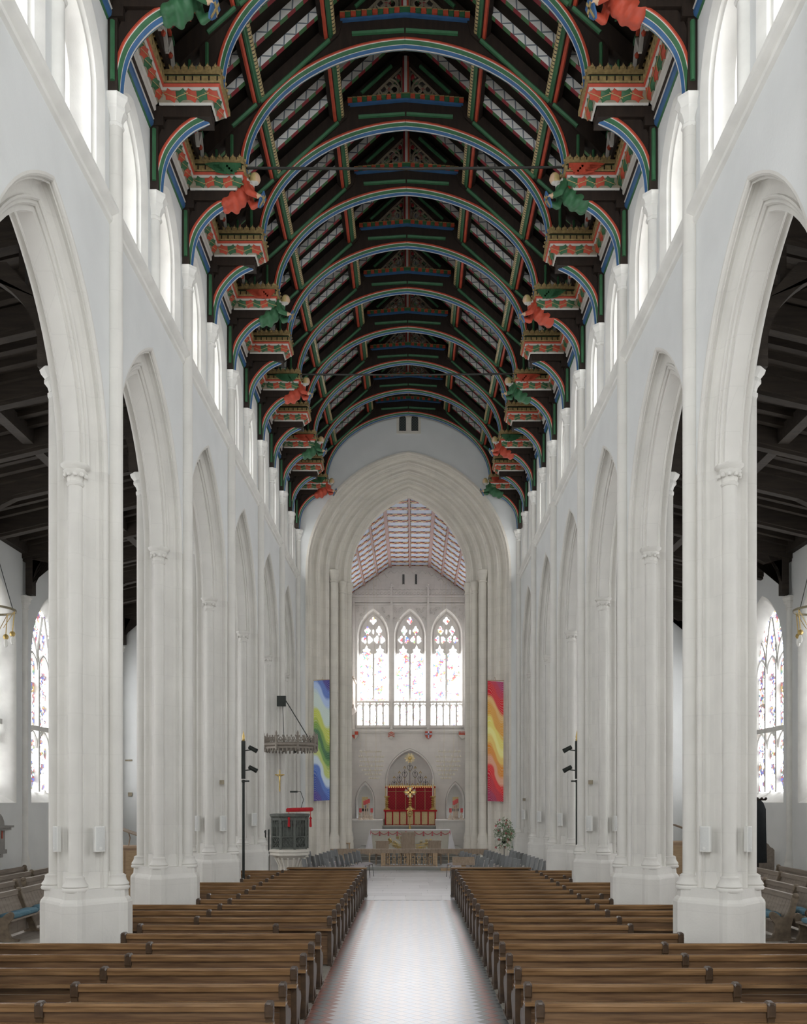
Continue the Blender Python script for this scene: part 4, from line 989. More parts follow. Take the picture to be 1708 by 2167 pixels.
for n in range(1, 7):
    for sg in (-1, 1):
        rc = ('green','red')[(n+(sg > 0)) % 2]
        rob = {1: 'green', 2: 'red'}[1 if n % 2 else 2] if sg < 0 else {1: 'red', 2: 'green'}[1 if n % 2 else 2]
        if n == 6: rob = 'red' if sg < 0 else 'green'
        oth = 'red' if rob == 'green' else 'green'
        y = PY(n)-(.34 if n == 6 else 0)
        t = thing('carved_angel', '%s robed carved angel with %s wings on a hammerbeam, %s truss from chancel wall' % (rob, oth, ORD[13-2*n]), 'angel', (sg*3.42, y, 15.98), 0 if sg < 0 else PI, 'carved angels on the hammerbeams')
        inst('body', angel_me[rob], t)
        inst('shield', shield_me, t, (.37,0,-.22), rot=(0, .5, 0))
        for s2 in ((-1, 1) if n < 6 else (sg,)):
            inst('wing', wing_me[oth], t, (.03, s2*.40, .02), scale=(1, -s2, 1))
# ================================================================ PEWS
def end_outline():
    return [(-.03,.07),(-.03,.62),(-.05,.72),(-.045,.86),(-.05,.90),(.05,.90),(.055,.80),(.10,.68),(.22,.60),(.34,.58),(.40,.52),(.41,.46),(.36,.40),(.28,.28),(.27,.16),(.33,.12),(.33,.07),
            (.22,.07),(.18,.20),(.11,.30),(.05,.22),(.03,.07)]
b = MB(); b.prism(end_outline(), YZ, -.035, .035); b.ball((0,.33,.56), .05, 8, 0, 1, .7, 1); b.box(-.045,.045,-.06,.42,.07,.10)
pend_me = b.mesh('pew_end', [M['pew_end']], 30)
b = MB()
rs = []
for y_, z0, z1, w2 in ((-.065,.80,.925,.030),(-.055,.785,.945,.043),(.035,.785,.95,.043),(.055,.80,.93,.03)): rs.append([(-w2,y_,z0),(w2,y_,z0),(w2,y_,z1-.02),(w2*.6,y_,z1),(-w2*.6,y_,z1),(-w2,y_,z1-.02)])
b.rings(rs, True, 0, True); b.box(-.046,.046,-.058,.04,.86,.868)
knob_me = b.mesh('end_knob', [M['pew_end']], 20)
def pew(xa, xb, y, label, mids=(), group=None, both=True):
    t = thing('pew', label, 'pew', (0, y, 0), 0, group)
    def P(name, m, *bx, r=0):
        b = MB()
        for q in bx: b.box(*q)
        return b.build(name, M[m], t, ang=0)
    x0, x1 = min(xa, xb), max(xa, xb)
    b = MB(); sec = [(-.042,.845),(-.05,.865),(-.044,.885),(-.05,.90),(-.03,.925),(.0,.93),(.035,.92),(.04,.85)]
    b.rings([[(x, a, c) for a, c in sec] for x in (x0, x1)], True, 0, True); b.build('top_rail', M['pew_rail'], t, ang=50)
    P('back_panel', 'pew', (x0,x1,-.015,.02,.62,.86)); P('lower_panel', 'pew', (x0,x1,.0,.03,.10,.60)); P('seat', 'pew', (x0,x1,.03,.42,.43,.46))
    b = MB(); b.box(x0-.05, x1+.05, -.14, .0, .715, .74); b.box(x0-.05, x1+.05, -.15, -.13, .71, .752); b.build('book_ledge', M['pew_rail'], t, ang=0)
    for x in (x0, x1)+tuple(mids):
        e_ = inst('pew_end', pend_me, t, (x, 0, 0)); inst('end_knob', knob_me, e_)
    return t
YP = [8.9+.925*i for i in range(19)]
for sg, xe, xm, xo in ((-1, -1.30, -3.63, -6.35), (1, 1.45, 3.79, 6.55)):
    for i, y in enumerate(YP):
        a, c, mids = xe, xo, (xm,)
        near_pier = min(abs(y-PY(n)) for n in range(1, 7))
        if near_pier < .75:
            pn = min(range(1, 7), key=lambda n: abs(y-PY(n))); c = sg*(4.28 if abs(y+.2-PY(pn)) < .9 else 4.8)
            if y < PY(pn)-.45: c = sg*4.80 if y+.45 < PY(pn)-.71 else sg*4.28
        if i > 6: c = sg*min(abs(c), 5.6)
        if i == 1: c, mids = xm, ()
        if i == 5: c, mids = sg*4.82, ()
        if i == 6 and sg < 0: a, c, mids = -2.1, -4.34, ()
        if i == 6 and sg > 0: c, mids = 3.76, ()
        if abs(c) < abs(xm)+.2: mids = ()
        if i == 5: c = sg*4.30 if y+.42 > PY(1)-.71 else c
        rows = ORD[19-i]
        pew(a, c, y, 'dark oak pew, %s row back from the chancel flagstones %s' % (rows, SIDE[sg]), mids, 'rows of nave pews')
# front desks before the first row
for sg, xa, xb in ((-1, -3.55, -1.24), (1, 1.36, 3.66)):
    t = thing('book_desk', 'panelled oak book desk closing the front of the pews '+SIDE[sg], 'desk', (0, 26.22, 0))
    b = MB(); b.box(xa, xb, -.02, .03, .07, .92); b.build('panel', M['pew'], t, ang=0)
    b = MB(); b.box(xa-.04, xb+.04, -.18, .10, .92, .97); b.build('desk_top', M['pew_rail'], t, ang=0)
    for x in (xa, xb): inst('pew_end', pend_me, t, (x, -.05, 0))
# ---- aisle pews facing the nave
b = MB()
b.prism([(0,.0),(.52,.0),(.52,.05),(.42,.07),(.36,.2),(.36,.36),(.44,.47),(.47,.55),(.43,.62),(.33,.60),(.24,.52),(.16,.50),(.08,.56),(.02,.72),(-.02,.90),(-.06,.97),(-.14,.97),(-.15,.90),(-.10,.80),(-.07,.60),(-.02,.45),(.02,.3),(.02,.1)], XZ, -.035, .035)
b.ball((-.09,0,.95), .075, 10, 0, .9, 1, .7); b.torus((.40,0,.55), .05, .03, 12, 6, 0, 'y'); b.box(-.06,.58,-.05,.05,0,.05)
aend_me = b.mesh('carved_pew_end', [M['aisle_pew_d']], 35)
b = MB(); b.prism([(.05,0),(.40,0),(.40,.04),(.33,.06),(.29,.2),(.20,.36),(.10,.44),(.04,.44),(.06,.3),(.14,.2),(.16,.08),(.05,.05)], XZ, -.03, .03)
b.prism([(-.13,.97),(-.05,.97),(0,.8),(.12,.47),(.06,.45),(-.04,.62),(-.10,.85)], XZ, -.025, .025); b.ball((-.09,0,.95), .07, 10, 0, .9, 1, .7)
amid_me = b.mesh('standard', [M['aisle_pew_d']], 35)
b = MB(); k = 6
rs = []
for z, g in ((0,.13),(.03,.155),(.08,.15),(.11,.11)): rs.append([(x*g*1.0, y*g*1.25, z) for x, y in ((-1,-1),(0,-1.05),(1,-1),(1.05,0),(1,1),(0,1.05),(-1,1),(-1.05,0))])
b.rings(rs, True, 0, True); cush_me = b.mesh('kneeler', [M['cushion']], 50)
def aisle_pew(sg, xb, ya, yb, label, mids, cushions, skew=0):
    t = thing('aisle_pew', label, 'pew', (sg*xb, 0, 0), 0, 'pews along the aisles facing the nave')
    f = -sg                                # seats face the nave
    n = int((yb-ya)/.16)
    for k in range(n):
        y0 = ya+(yb-ya)*k/n; b = MB(); y1 = y0+(yb-ya)/n-.008
        b.add([(f*.06,y0,.42),(f*.06,y1,.42),(-f*.11,y1,.84),(-f*.11,y0,.84),(f*.03,y0,.42),(f*.03,y1,.42),(-f*.14,y1,.84),(-f*.14,y0,.84)], [(0,1,2,3),(4,5,6,7),(0,1,5,4),(1,2,6,5),(2,3,7,6),(3,0,4,7)])
        b.build('back_board', M['aisle_pew'], t, ang=0)
        if k % 2 == 0: b = MB(); b.box(min(f*.08,f*.10), max(f*.08,f*.10), y0, min(yb, y0+2*(yb-ya)/n)-.008, .05, .42); b.build('kick_board', M['aisle_pew'], t, ang=0)
    b = MB(); b.bar((-f*.115,ya,.90),(-f*.115,yb,.90),.07,.10,0); b.bar((-f*.12,ya,.95),(-f*.12,yb,.95),.10,.03,0); b.build('top_rail', M['aisle_pew'], t, ang=0)
    b = MB(); b.box(min(f*.05,f*.44), max(f*.05,f*.44), ya, yb, .42, .455); b.build('seat', M['aisle_pew'], t, ang=0)
    for y in (ya, yb): inst('carved_end', aend_me, t, (0, y, 0), scale=(f, 1, 1))
    for y in mids: inst('standard', amid_me, t, (0, y, 0), scale=(f, 1, 1))
    for j, y in enumerate(cushions):
        o = inst('kneeler', cush_me, None, (sg*xb+f*.26, y, .457), (j*.37) % .3-.15)
        tag(o, 'blue kneeler, %s along the pew %s' % (ORD[j+1], label.replace('weathered grey aisle pew, rank ', '')), 'kneeler', 'blue kneelers on the aisle pews')
rowsL = [(8.72, 18.45, 24.2, (19.9, 21.6, 23.0), (18.75, 19.2, 19.62, 20.3, 20.75, 21.2)), (9.70, 17.0, 21.9, (19.2,), (21.1, 21.6)), (9.72, 22.4, 27.0, (24.0,), (22.8, 23.3, 23.75, 24.5)), (10.6, 20.5, 26.8, (22.5, 24.9), (23.0, 23.5)), (11.55, 20.2, 26.6, (23.4,), ())]
rowsR = [(8.20, 18.55, 24.0, (21.0,), (18.95, 19.4, 19.85)), (8.62, 14.6, 18.3, (16.5,), (16.9, 17.4, 17.9)), (9.12, 18.9, 24.4, (20.6, 22.4), (19.3, 19.75, 20.2)), (10.35, 20.0, 26.4, (22.6, 24.4), (20.5, 21.0)), (11.3, 22.2, 26.8, (24.6,), ())]
desc = ['nearest the arcade', 'second from the arcade', 'in the middle ranks', 'second from the wall', 'against the wall']
for sg, rows in ((-1, rowsL), (1, rowsR)):
    for r_, (xb, ya, yb, mids, cu) in enumerate(rows): aisle_pew(sg, xb, ya, yb, 'weathered grey aisle pew, rank %s, %s' % (desc[r_], SIDE[sg]), mids, cu)
# ================================================================ GREY CHAIRS
b = MB(); rs = []
for z, g in ((.43,.94),(.45,1.0),(.475,1.0),(.49,.93)): rs.append([(x*g, y*g, z) for x, y in ((-.21,-.20),(.14,-.22),(.21,-.17),(.22,0),(.21,.17),(.14,.22),(-.21,.20))])
b.rings(rs, True, 0, True); cseat = b.mesh('seat', [M['seat']], 40)
b = MB(); Mx = Matrix.Translation((-.245,0,.735)) @ Matrix.Rotation(-.20, 4, 'Y'); b.obox(Mx, .03, .40, .38); b.obox(Mx @ Matrix.Translation((-.018,0,0)), .012, .36, .34); cback = b.mesh('backrest', [M['chair']], 0)
cleg = {}
for s2 in (-1, 1):
    b = MB(); b.tube([(.20,s2*.20,.44),(.24,s2*.21,0)], .011, 5); cleg[(1, s2)] = b.mesh('leg', [M['chrome']], 50)
    b = MB(); b.tube([(-.27,s2*.17,.80),(-.20,s2*.19,.46),(-.16,s2*.20,.40),(-.30,s2*.21,0)], .011, 5); cleg[(-1, s2)] = b.mesh('leg', [M['chrome']], 50)
b = MB()
for s2 in (-1, 1): b.tube([(.20,s2*.20,.43),(-.20,s2*.19,.43)], .011, 5)
b.tube([(.2,-.2,.43),(.2,.2,.43)], .011, 5); cframe = b.mesh('seat_frame', [M['chrome']], 50)
def chair(x, y, rz, label, group):
    t = thing('stacking_chair', label, 'chair', (x, y, .02), rz, group); t.scale = (1.08,)*3
    inst('seat', cseat, t); inst('backrest', cback, t); inst('seat_frame', cframe, t)
    for k, me in cleg.items(): inst('leg', me, t)
def chair_row(p, q, n, sg, desc):
    for i in range(n):
        f = i/(n-1); x, y = p[0]+(q[0]-p[0])*f, p[1]+(q[1]-p[1])*f
        ang = math.atan2(q[1]-p[1], q[0]-p[0])
        rz = ang-PI/2+.5 if sg < 0 else ang+PI/2-.5
        chair(x, y, rz+RND.uniform(-.05, .05), 'grey stacking chair, %s from the altar rail in %s' % (ORD[n-i], desc), 'grey chairs facing the crossing')
chair_row((-2.42,29.3), (-1.66,34.0), 8, -1, 'the pulpit side front row')
chair_row((-3.20,29.4), (-2.62,35.0), 9, -1, 'the pulpit side back row')
for i, (x, y) in enumerate(((-4.45,27.9), (-4.35,28.5))): chair(x, y, .15, 'grey stacking chair of a pair near the pulpit, %s' % ('beside the light pole', 'beside the pulpit base')[i], 'pair of chairs by the pulpit')
for i, (x, y) in enumerate(((-3.65,32.9), (-3.5,33.6))): chair(x, y, -.05, 'grey stacking chair behind the pulpit, %s' % ('nearer the pulpit', 'nearer the banner')[i], 'pair of chairs behind the pulpit')
chair_row((2.50,28.9), (1.80,33.8), 8, 1, 'the row by the lectern')
chair_row((3.40,29.0), (2.80,34.6), 10, 1, 'the middle row by the lectern')
chair_row((4.20,28.5), (3.78,34.4), 10, 1, 'the row under the flower stand arcade')

# ================================================================ PULPIT, TESTER, CRUCIFIX
def octo(r, a0=PI/8): return [(r*math.cos(a0+2*PI*i/8), r*math.sin(a0+2*PI*i/8)) for i in range(8)]
px_, py_ = -4.10, 30.45
t = thing('pulpit', 'dark carved octagonal oak pulpit on a pale stone base', 'pulpit', (px_, py_, 0))
b = MB(); prof = [(.50,0),(.50,.12),(.42,.16),(.36,.22),(.34,.5),(.36,.75),(.42,.92),(.55,1.02),(.70,1.08),(.70,1.16),(.74,1.20),(.74,1.26),(.64,1.30)]
b.lathe(prof, n=8, a0=PI/8)
for i in range(16):
    a = 2*PI*i/16; b.tube([(.36*math.cos(a), .36*math.sin(a), .2), (.38*math.cos(a), .38*math.sin(a), .72), (.52*math.cos(a), .52*math.sin(a), .98)], .035, 5)
b.build('stone_base', M['lime'], t, ang=30)
for i in range(0, 16, 2):
    a = 2*PI*(i+.5)/16; b = MB(); b.lathe([(.04,.16),(.04,.5)], (.44*math.cos(a), .44*math.sin(a), 0), 8); b.build('marble_colonnette', M['dred'], t)
b = MB(); b.rings([[(x, y, z) for x, y in octo(.57)] for z in (1.30, 2.38)], True, 0, True); b.build('drum', M['pulpit'], t, ang=0)
oc = octo(.62)
for i in range(8):
    p, q = Vector(oc[i]+(0,)), Vector(oc[(i+1) % 8]+(0,)); d = (q-p).normalized(); o = Vector((d.y, -d.x, 0)); L = (q-p).length
    if o.dot(p) < 0: o = -o
    b = MB()
    for z0, z1 in ((1.30,1.36),(1.70,1.74),(2.28,2.38)): b.bar(p+Vector((0,0,(z0+z1)/2)), q+Vector((0,0,(z0+z1)/2)), .06, z1-z0)
    for k in range(4):
        f = (k+.5)/4
        for j in range(2):
            c = p.lerp(q, f); zc = 1.44+.17*j
            b.bar(c-d*.055+Vector((0,0,zc)), c+Vector((0,0,zc+.08)), .03, .02); b.bar(c+Vector((0,0,zc+.08)), c+d*.055+Vector((0,0,zc)), .03, .02)
            b.bar(c-d*.055+Vector((0,0,zc)), c+Vector((0,0,zc-.08)), .03, .02); b.bar(c+Vector((0,0,zc-.08)), c+d*.055+Vector((0,0,zc)), .03, .02)
    for f in (.22, .5, .78):
        c = p.lerp(q, f); b.bar(c+Vector((0,0,1.74)), c+Vector((0,0,2.28)), .03, .03)
    for f in (.08, .36, .64):
        c0 = p.lerp(q, f+.0); c1 = p.lerp(q, f+.14); c2 = p.lerp(q, f+.28); b.tube([c0+Vector((0,0,2.05)), p.lerp(q, f+.04)+Vector((0,0,2.16)), c1+Vector((0,0,2.24)), p.lerp(q, f+.24)+Vector((0,0,2.16)), c2+Vector((0,0,2.05))], .018, 4)
    b.build('carved_panel', M['pulpit'], t, ang=0)
    b = MB(); b.tube([p+Vector((0,0,1.28)), p+Vector((0,0,2.36))], .05, 8); b.build('corner_post', M['pulpit'], t, ang=50)
b = MB(); b.rings([[(x, y, z) for x, y in octo(r)] for r, z in ((.62,2.34),(.68,2.40),(.72,2.44),(.72,2.50),(.66,2.51))], True, 0, True)
for i in range(8):
    p, q = Vector(octo(.66)[i]+(2.40,)), Vector(octo(.66)[(i+1) % 8]+(2.40,))
    for k in range(6): b.ball(tuple(p.lerp(q, (k+.5)/6)), .035, 6)
b.build('cornice', M['pulpit'], t, ang=30)
ds = inst('reading_desk', None, t)
b = MB(); Md = Matrix.Translation((.35,-.30,2.60)) @ Matrix.Rotation(-.02, 4, 'Y'); b.obox(Md, .85, .42, .05); b.build('desk_board', M['oak'], t, ang=0)
bpy.data.objects.remove(ds)
cu = MB(); rs = []
for z, g in ((2.59,.92),(2.62,1),(2.68,1),(2.72,.92)): rs.append([(.38+x*.44*g, -.30+y*.24*g, z+.01*x) for x, y in ((-1,-1),(0,-1.04),(1,-1),(1.04,0),(1,1),(0,1.04),(-1,1),(-1.04,0))])
cu.rings(rs, True, 0, True); cu.build('cushion', M['crimson'], t, ang=50)
for x, y in ((.05,-.62),(.78,-.55)):
    b = MB(); b.lathe([(.008,2.62),(.012,2.42),(.05,2.36),(.03,2.32),(.045,2.08),(.02,2.06)], (x, y, 0), 8); b.build('tassel', M['crimson'], t)
b = MB(); b.tube([(.42,-.25,2.72),(.50,-.22,3.0),(.40,-.25,3.28),(.12,-.3,3.26)], .012, 5); b.box(.05,.30,-.36,-.26,3.24,3.30); b.build('reading_lamp', M['iron'], t)
b = MB()
for x, y in ((-.78,-.45),(-.78,.25)): b.tube([(x,y,0),(x,y,1.95)], .025, 6)
b.tube([(-.78,-.45,1.95),(-1.0,-.5,1.55),(-1.05,-.5,1.4)], .02, 6); b.build('stair_rail', M['iron'], t)
b = MB(); b.obox(Matrix.Translation((-.74,-.62,1.10)) @ Matrix.Rotation(.5, 4, 'X'), .22, .16, .02); b.build('notice', M['paper'], t, ang=0)
# tester
t = thing('pulpit_canopy', 'grey carved octagonal sounding board hung over the pulpit', 'canopy', (px_+.02, py_, 0))
b = MB(); b.rings([[(x, y, z) for x, y in octo(r)] for r, z in ((.84,4.74),(.92,4.75),(.90,4.82),(.98,4.86),(1.0,4.92),(.95,4.95),(.90,4.96))], True, 0, True); b.build('board', M['tester'], t, ang=25)
oc = octo(.95); b = MB()
for i in range(8):
    p, q = Vector(oc[i]+(4.95,)), Vector(oc[(i+1) % 8]+(4.95,))
    for k in range(5):
        c = p.lerp(q, (k+.5)/5); a_, c_ = p.lerp(q, k/5), p.lerp(q, (k+1)/5); u = Vector((0,0,1))
        b.tube([a_+u*.02, c+u*.22, c_+u*.02], .02, 4); b.tube([a_+u*.18, c+u*.06, c_+u*.18], .016, 4); b.ball(tuple(c+u*.22), .03, 5)
        b.lathe([(.02,4.64),(.035,4.68),(.02,4.75)], (c.x*.97, c.y*.97, 0), 5)
    b.lathe([(.04,4.70),(.04,5.12),(.055,5.16),(.03,5.2),(.04,5.25),(.001,5.36)], (p.x, p.y, 0), 6)
b.build('pierced_cresting', M['tester'], t, ang=30)
b = MB(); b.tube([(.72,-.1,5.0),(-.30,.95,6.55)], .018, 5); b.tube([(-.25,.2,5.0),(-.42,.95,6.50)], .012, 5); b.box(-.62,-.30,.90,1.02,6.35,6.72); b.build('hanger', M['iron'], t)
b = MB(); b.lathe([(.001,4.60),(.06,4.63),(.05,4.70),(.02,4.74)], (.2,-.3,0), 8); b.build('pendant', M['iron'], t)
# crucifix on the pier behind
x, z = pix(579, 1650, 31.3)
t = thing('crucifix', 'slim bronze crucifix on the pier behind the pulpit', 'crucifix', (-4.62, 31.52, z))
b = MB(); b.box(-.022,.022,-.02,.02,-.42,.36); b.box(-.17,.17,-.02,.02,.16,.205); b.build('cross', M['brass'], t, ang=0)
b = MB(); b.tube([(-.15,-.03,.185),(-.06,-.04,.14),(0,-.045,.12),(.06,-.04,.14),(.15,-.03,.185)], .016, 6); b.tube([(0,-.04,.13),(.008,-.05,.02),(0,-.045,-.08),(.012,-.05,-.17),(0,-.04,-.26)], [.032,.03,.026,.02,.012], 8); b.ball((0,-.05,.17), .03, 8); b.build('figure', M['brass'], t, ang=60)

# ================================================================ BANNERS
ramp_b = [(0,S(84,70,150)),(.09,S(66,90,168)),(.20,S(88,124,198)),(.27,S(206,222,234)),(.34,S(196,208,120)),(.41,S(112,160,84)),(.47,S(62,112,72)),(.54,S(124,160,76)),(.60,S(200,210,96)),(.68,S(206,222,214)),(.80,S(176,200,236)),(.86,S(92,122,196)),(.95,S(74,66,146))]
ramp_r = [(0,S(168,44,90)),(.10,S(196,30,56)),(.20,S(224,40,44)),(.27,S(232,170,140)),(.34,S(226,146,58)),(.42,S(240,206,110)),(.49,S(246,238,150)),(.56,S(240,226,120)),(.62,S(228,166,70)),(.72,S(234,190,120)),(.77,S(214,40,50)),(.86,S(196,44,80)),(.94,S(178,60,110))]
for sg, nm, rp in ((-1, 'blue and green', ramp_b), (1, 'red, orange and yellow', ramp_r)):
    xa, xb = (664, 698) if sg < 0 else (1032, 1066)
    x0, zt = pix(xa, 1441, 36.2); x1, zb = pix(xb, 1695, 36.2); n = 10; m = 24; H = zt-zb
    b = MB(); vs = []; fs = []
    for j in range(m+1):
        for i in range(n+1):
            u = i/n; vv = j/m; vs.append(((x1-x0)*u, .03*math.sin(3*vv+2*u)*vv-.0*u+sg*.10*u, H*vv+.03*u*sg*-1))
    fs = [(j*(n+1)+i, j*(n+1)+i+1, (j+1)*(n+1)+i+1, (j+1)*(n+1)+i) for j in range(m) for i in range(n)]
    k = len(vs); vs2 = [(x, y+.015, z) for x, y, z in vs]
    b.add(vs, fs); b.add(vs2, fs); 
    t = thing('wall_banner', 'long %s quilted banner of flowing bands beside the chancel arch' % nm, 'banner', (x0, 36.2, zb))
    b.build('cloth', banner_mat('banner '+nm, rp), t, ang=60, fix=False)
    b = MB(); b.tube([(-.02,0,H+.03),(x1-x0+.02,sg*.10,H+.03)], .018, 6); b.tube([((x1-x0)/2,0,H+.03),((x1-x0)/2,.36,H+.2)], .01, 5); b.build('hanging_rail', M['oak'], t)

# ================================================================ LIGHT POLES, LOUDSPEAKERS, SMALL WALL BOXES
for sg in (-1, 1):
    x = -4.52 if sg < 0 else 4.72; y = 24.22
    t = thing('light_pole', 'slender dark green light pole with two spotlights '+SIDE[sg], 'light pole', (x, y, .07))
    b = MB(); b.lathe([(.14,.0),(.14,.03),(.05,.06),(.038,.3),(.036,3.4),(.055,3.42),(.055,3.46),(.036,3.48)], n=10); b.box(-.05,.05,-.04,.04,3.5,4.55); b.build('pole', M['iron'], t, ang=40)
    b = MB(); b.lathe([(.03,4.55),(.045,4.58),(.03,4.62),(.04,4.66),(.001,4.85)], n=8); b.build('gilt_finial', M['brass'], t)
    b = MB(); b.box(min(0,-sg*.16), max(0,-sg*.16), -.03, .03, 3.42, 3.46); b.build('bracket', M['iron'], t)
    for zq in (3.78, 4.33):
        sp_ = MB(); Mq = Matrix.Translation((-sg*.26, 0, zq)) @ Matrix.Rotation(-sg*(PI/2+.5), 4, 'Y')
        sp_.lathe([(.03,-.13),(.055,-.12),(.06,.06),(.065,.13),(.05,.13),(.045,.09)], n=12, M=Mq, caps=False); sp_.bar((0,0,zq-.05),(-sg*.24,0,zq-.02),.03,.03); sp_.build('spotlight', M['iron'], t, ang=40)
def speaker(x, y, z, rz, label):
    t = thing('loudspeaker', label, 'loudspeaker', (x, y, z), rz, 'column loudspeakers on the piers')
    b = MB(); rs = []
    for yy, g in ((-.075,.0),(-.06,.008),(0,.008)): pass
    sec = [(-.085,0),(.085,0),(.085,-.05),(.06,-.066),(0,-.072),(-.06,-.066),(-.085,-.05)]
    b.rings([[(a, c, zz) for a, c in sec] for zz in (-.20,.20)], True, 0, True); b.build('case', M['speaker'], t, ang=25)
    sec = [(-.07,-.062),(-.05,-.072),(0,-.077),(.05,-.072),(.07,-.062)]
    b = MB(); b.rings([[(a, c, zz) for a, c in sec] for zz in (-.18,.185)], False); b.build('grille', M['grille'], t, ang=40)
    b = MB(); b.lathe([(.001,-.004),(.025,0),(.001,.004)], n=12, M=Matrix.Translation((0,-.078,-.145)) @ Matrix.Rotation(PI/2, 4, 'X')); b.build('badge', M['speaker'], t)
for sg in (-1, 1):
    for n in range(1, 7):
        if sg < 0 and n in (5, 6): continue
        zq = 2.38
        for inner in (1, 0):
            if n == 2 or (n in (4, 5, 6) and not inner): continue
            dv, ds_ = (.315, -.335) if inner else (-.315, -.335)
            rz = (math.atan2(.70, .72) if inner else -math.atan2(.70, .72))*(-sg)*(-1)
            rz = -sg*(PI/4)*(1 if inner else -1)
            speaker(sg*PA-sg*dv, PY(n)+ds_, zq, rz, 'white loudspeaker, %s face of the %s pier from the chancel arch %s' % ('nave' if inner else 'aisle', ORD[7-n], SIDE[sg]))
for sg, n in ((-1, 3), (1, 3), (1, 6)):
    b = MB(); b.box(-.055,.055,-.03,.02,-.055,.055); b.box(-.03,.03,-.036,-.03,-.03,.03)
    o = b.build('sensor_box', M['trac'], None, (sg*PA-sg*.30, PY(n)-.36, 3.45 if n == 3 else 3.0), -sg*PI/4, 0); tag(o, 'small brown sensor box on the %s pier from the chancel arch %s' % (ORD[7-n], SIDE[sg]), 'sensor')

# ================================================================ FLOWER STAND
x, _ = pix(1067, 1745, 35.2)
t = thing('flower_arrangement', 'tall flower arrangement of white and pink blooms on a slim iron stand', 'flowers', (x, 35.2, 0))
b = MB(); b.lathe([(.16,.02),(.16,.05),(.03,.08),(.012,.12),(.012,1.2),(.08,1.26),(.10,1.34)], n=10); b.build('stand', M['iron'], t)
fo_ = MB(); bl = {'petal': [], 'rose': []}; r2 = random.Random(5)
for i in range(950):
    th, ph = r2.uniform(0, 2*PI), math.acos(r2.uniform(-.9, 1)); rr = r2.uniform(.2, 1)**.5
    c = Vector((.40*rr*math.sin(ph)*math.cos(th), .34*rr*math.sin(ph)*math.sin(th), 1.62+.62*rr*math.cos(ph)))
    if c.z < 1.35: c.z -= .25*abs(c.x)/.4
    d = (c-Vector((0,0,1.4))).normalized(); d = (d+Vector((r2.uniform(-.6,.6), r2.uniform(-.6,.6), r2.uniform(-.9,.3)))).normalized(); s_ = d.cross(Vector((r2.uniform(-1,1), r2.uniform(-1,1), r2.uniform(-1,1)))).normalized()
    L, w_ = r2.uniform(.05,.11), r2.uniform(.012,.024); m_ = c+d*L*.5
    fo_.add([c, m_+s_*w_, c+d*L, m_-s_*w_], [(0,1,2,3)])
    if i % 11 == 0: bl['petal' if r2.random() < .68 else 'rose'].append(c+d*.06)
for i in range(40):
    th = r2.uniform(0, 2*PI); fo_.tube([(0,0,1.3), (.2*math.cos(th), .18*math.sin(th), 1.5+r2.uniform(-.1,.4)), (.38*math.cos(th), .3*math.sin(th), 1.5+r2.uniform(-.5,.7))], .004, 3)
o = fo_.build('foliage', M['leaf'], t, ang=0, kind='stuff', fix=False)
for k, nm in (('petal', 'white_bloom'), ('rose', 'pink_bloom')):
    fm = MB()
    for i in range(7):
        a = 2*PI*i/7; fm.add([(0,0,0),(.04*math.cos(a-.35),.04*math.sin(a-.35),.02),(.055*math.cos(a),.055*math.sin(a),.012),(.04*math.cos(a+.35),.04*math.sin(a+.35),.02)], [(0,1,2,3)])
    me = fm.mesh(nm, [M[k]], 0, False)
    for c in bl[k]:
        q = inst(nm, me, t, tuple(c)); q.rotation_euler = (r2.uniform(.9,2.0), 0, r2.uniform(-.8,.8)); q.scale = (1.0,)*3

# ================================================================ ALTAR RAIL, LECTERN, SANCTUARY CHAIRS
YR = 37.08
t = thing('altar_rail', 'long carved oak communion rail across the chancel step', 'rail', (0, YR, .15))
b = MB(); b.box(-3.32,3.38,-.09,.09,.70,.76); b.box(-3.32,3.38,-.06,.06,.58,.70); b.build('top_rail', M['oak_mid'], t, ang=0)
b = MB(); b.box(-1.12,1.18,-.06,.06,.0,.07); b.build('gate_sill', M['oak_mid'], t, ang=0)
for x in (-3.28,-2.75,-2.2,-1.65,-1.12,-1.02,.0,.06,1.08,1.18,1.7,2.25,2.8,3.34):
    b = MB(); g = .045 if abs(x) > 1 and abs(x) < 1.3 or abs(x) < .1 else .025; b.box(x-g,x+g,-.05,.05,0,.60); b.build('post', M['oak'], t, ang=0)
for i in range(12):
    x0 = -3.28+.54*i
    if -1.15 < x0+.27 < 1.2: continue
    b = MB(); c2 = arch_pts(.23, .12, 5, .46) if False else [(-.24,.46),(-.16,.52),(0,.555),(.16,.52),(.24,.46)]
    b.prism(c2+[(.24,.60),(-.24,.60)], XZ, -.03, .03); b.build('arched_brace', M['oak_mid'], t, (x0+.27, 0, 0), 0, 0)
for i in range(8):
    x = -.86+.245*i+(.08 if i > 3 else 0)
    b = MB(); b.torus((0,0,.40), .07, .016, 12, 5, 0, 'y'); b.torus((0,0,.22), .07, .016, 12, 5, 0, 'y'); b.tube([(-.07,0,.07),(-.03,0,.2),(-.07,0,.42),(-.02,0,.58)], .014, 5); b.tube([(.07,0,.07),(.03,0,.2),(.07,0,.42),(.02,0,.58)], .014, 5)
    b.build('pierced_tracery', M['oak'], t, (x, 0, 0))
for q, x0 in ((-1, -2.1), (1, 1.45)):
    b = MB(); b.box(x0-.3 if q < 0 else x0-.1, x0+.3 if q < 0 else x0+.6, YR-.55, YR-.2, .02, .12); o = b.build('kneeling_board', M['oak'], ang=0); tag(o, 'low oak kneeling board before the altar rail '+SIDE[q], 'kneeler')
x, _ = pix(985, 1810, 31.6)
t = thing('lectern', 'simple T shaped light oak lectern beside the front chairs', 'lectern', (1.82, 28.4, .02))
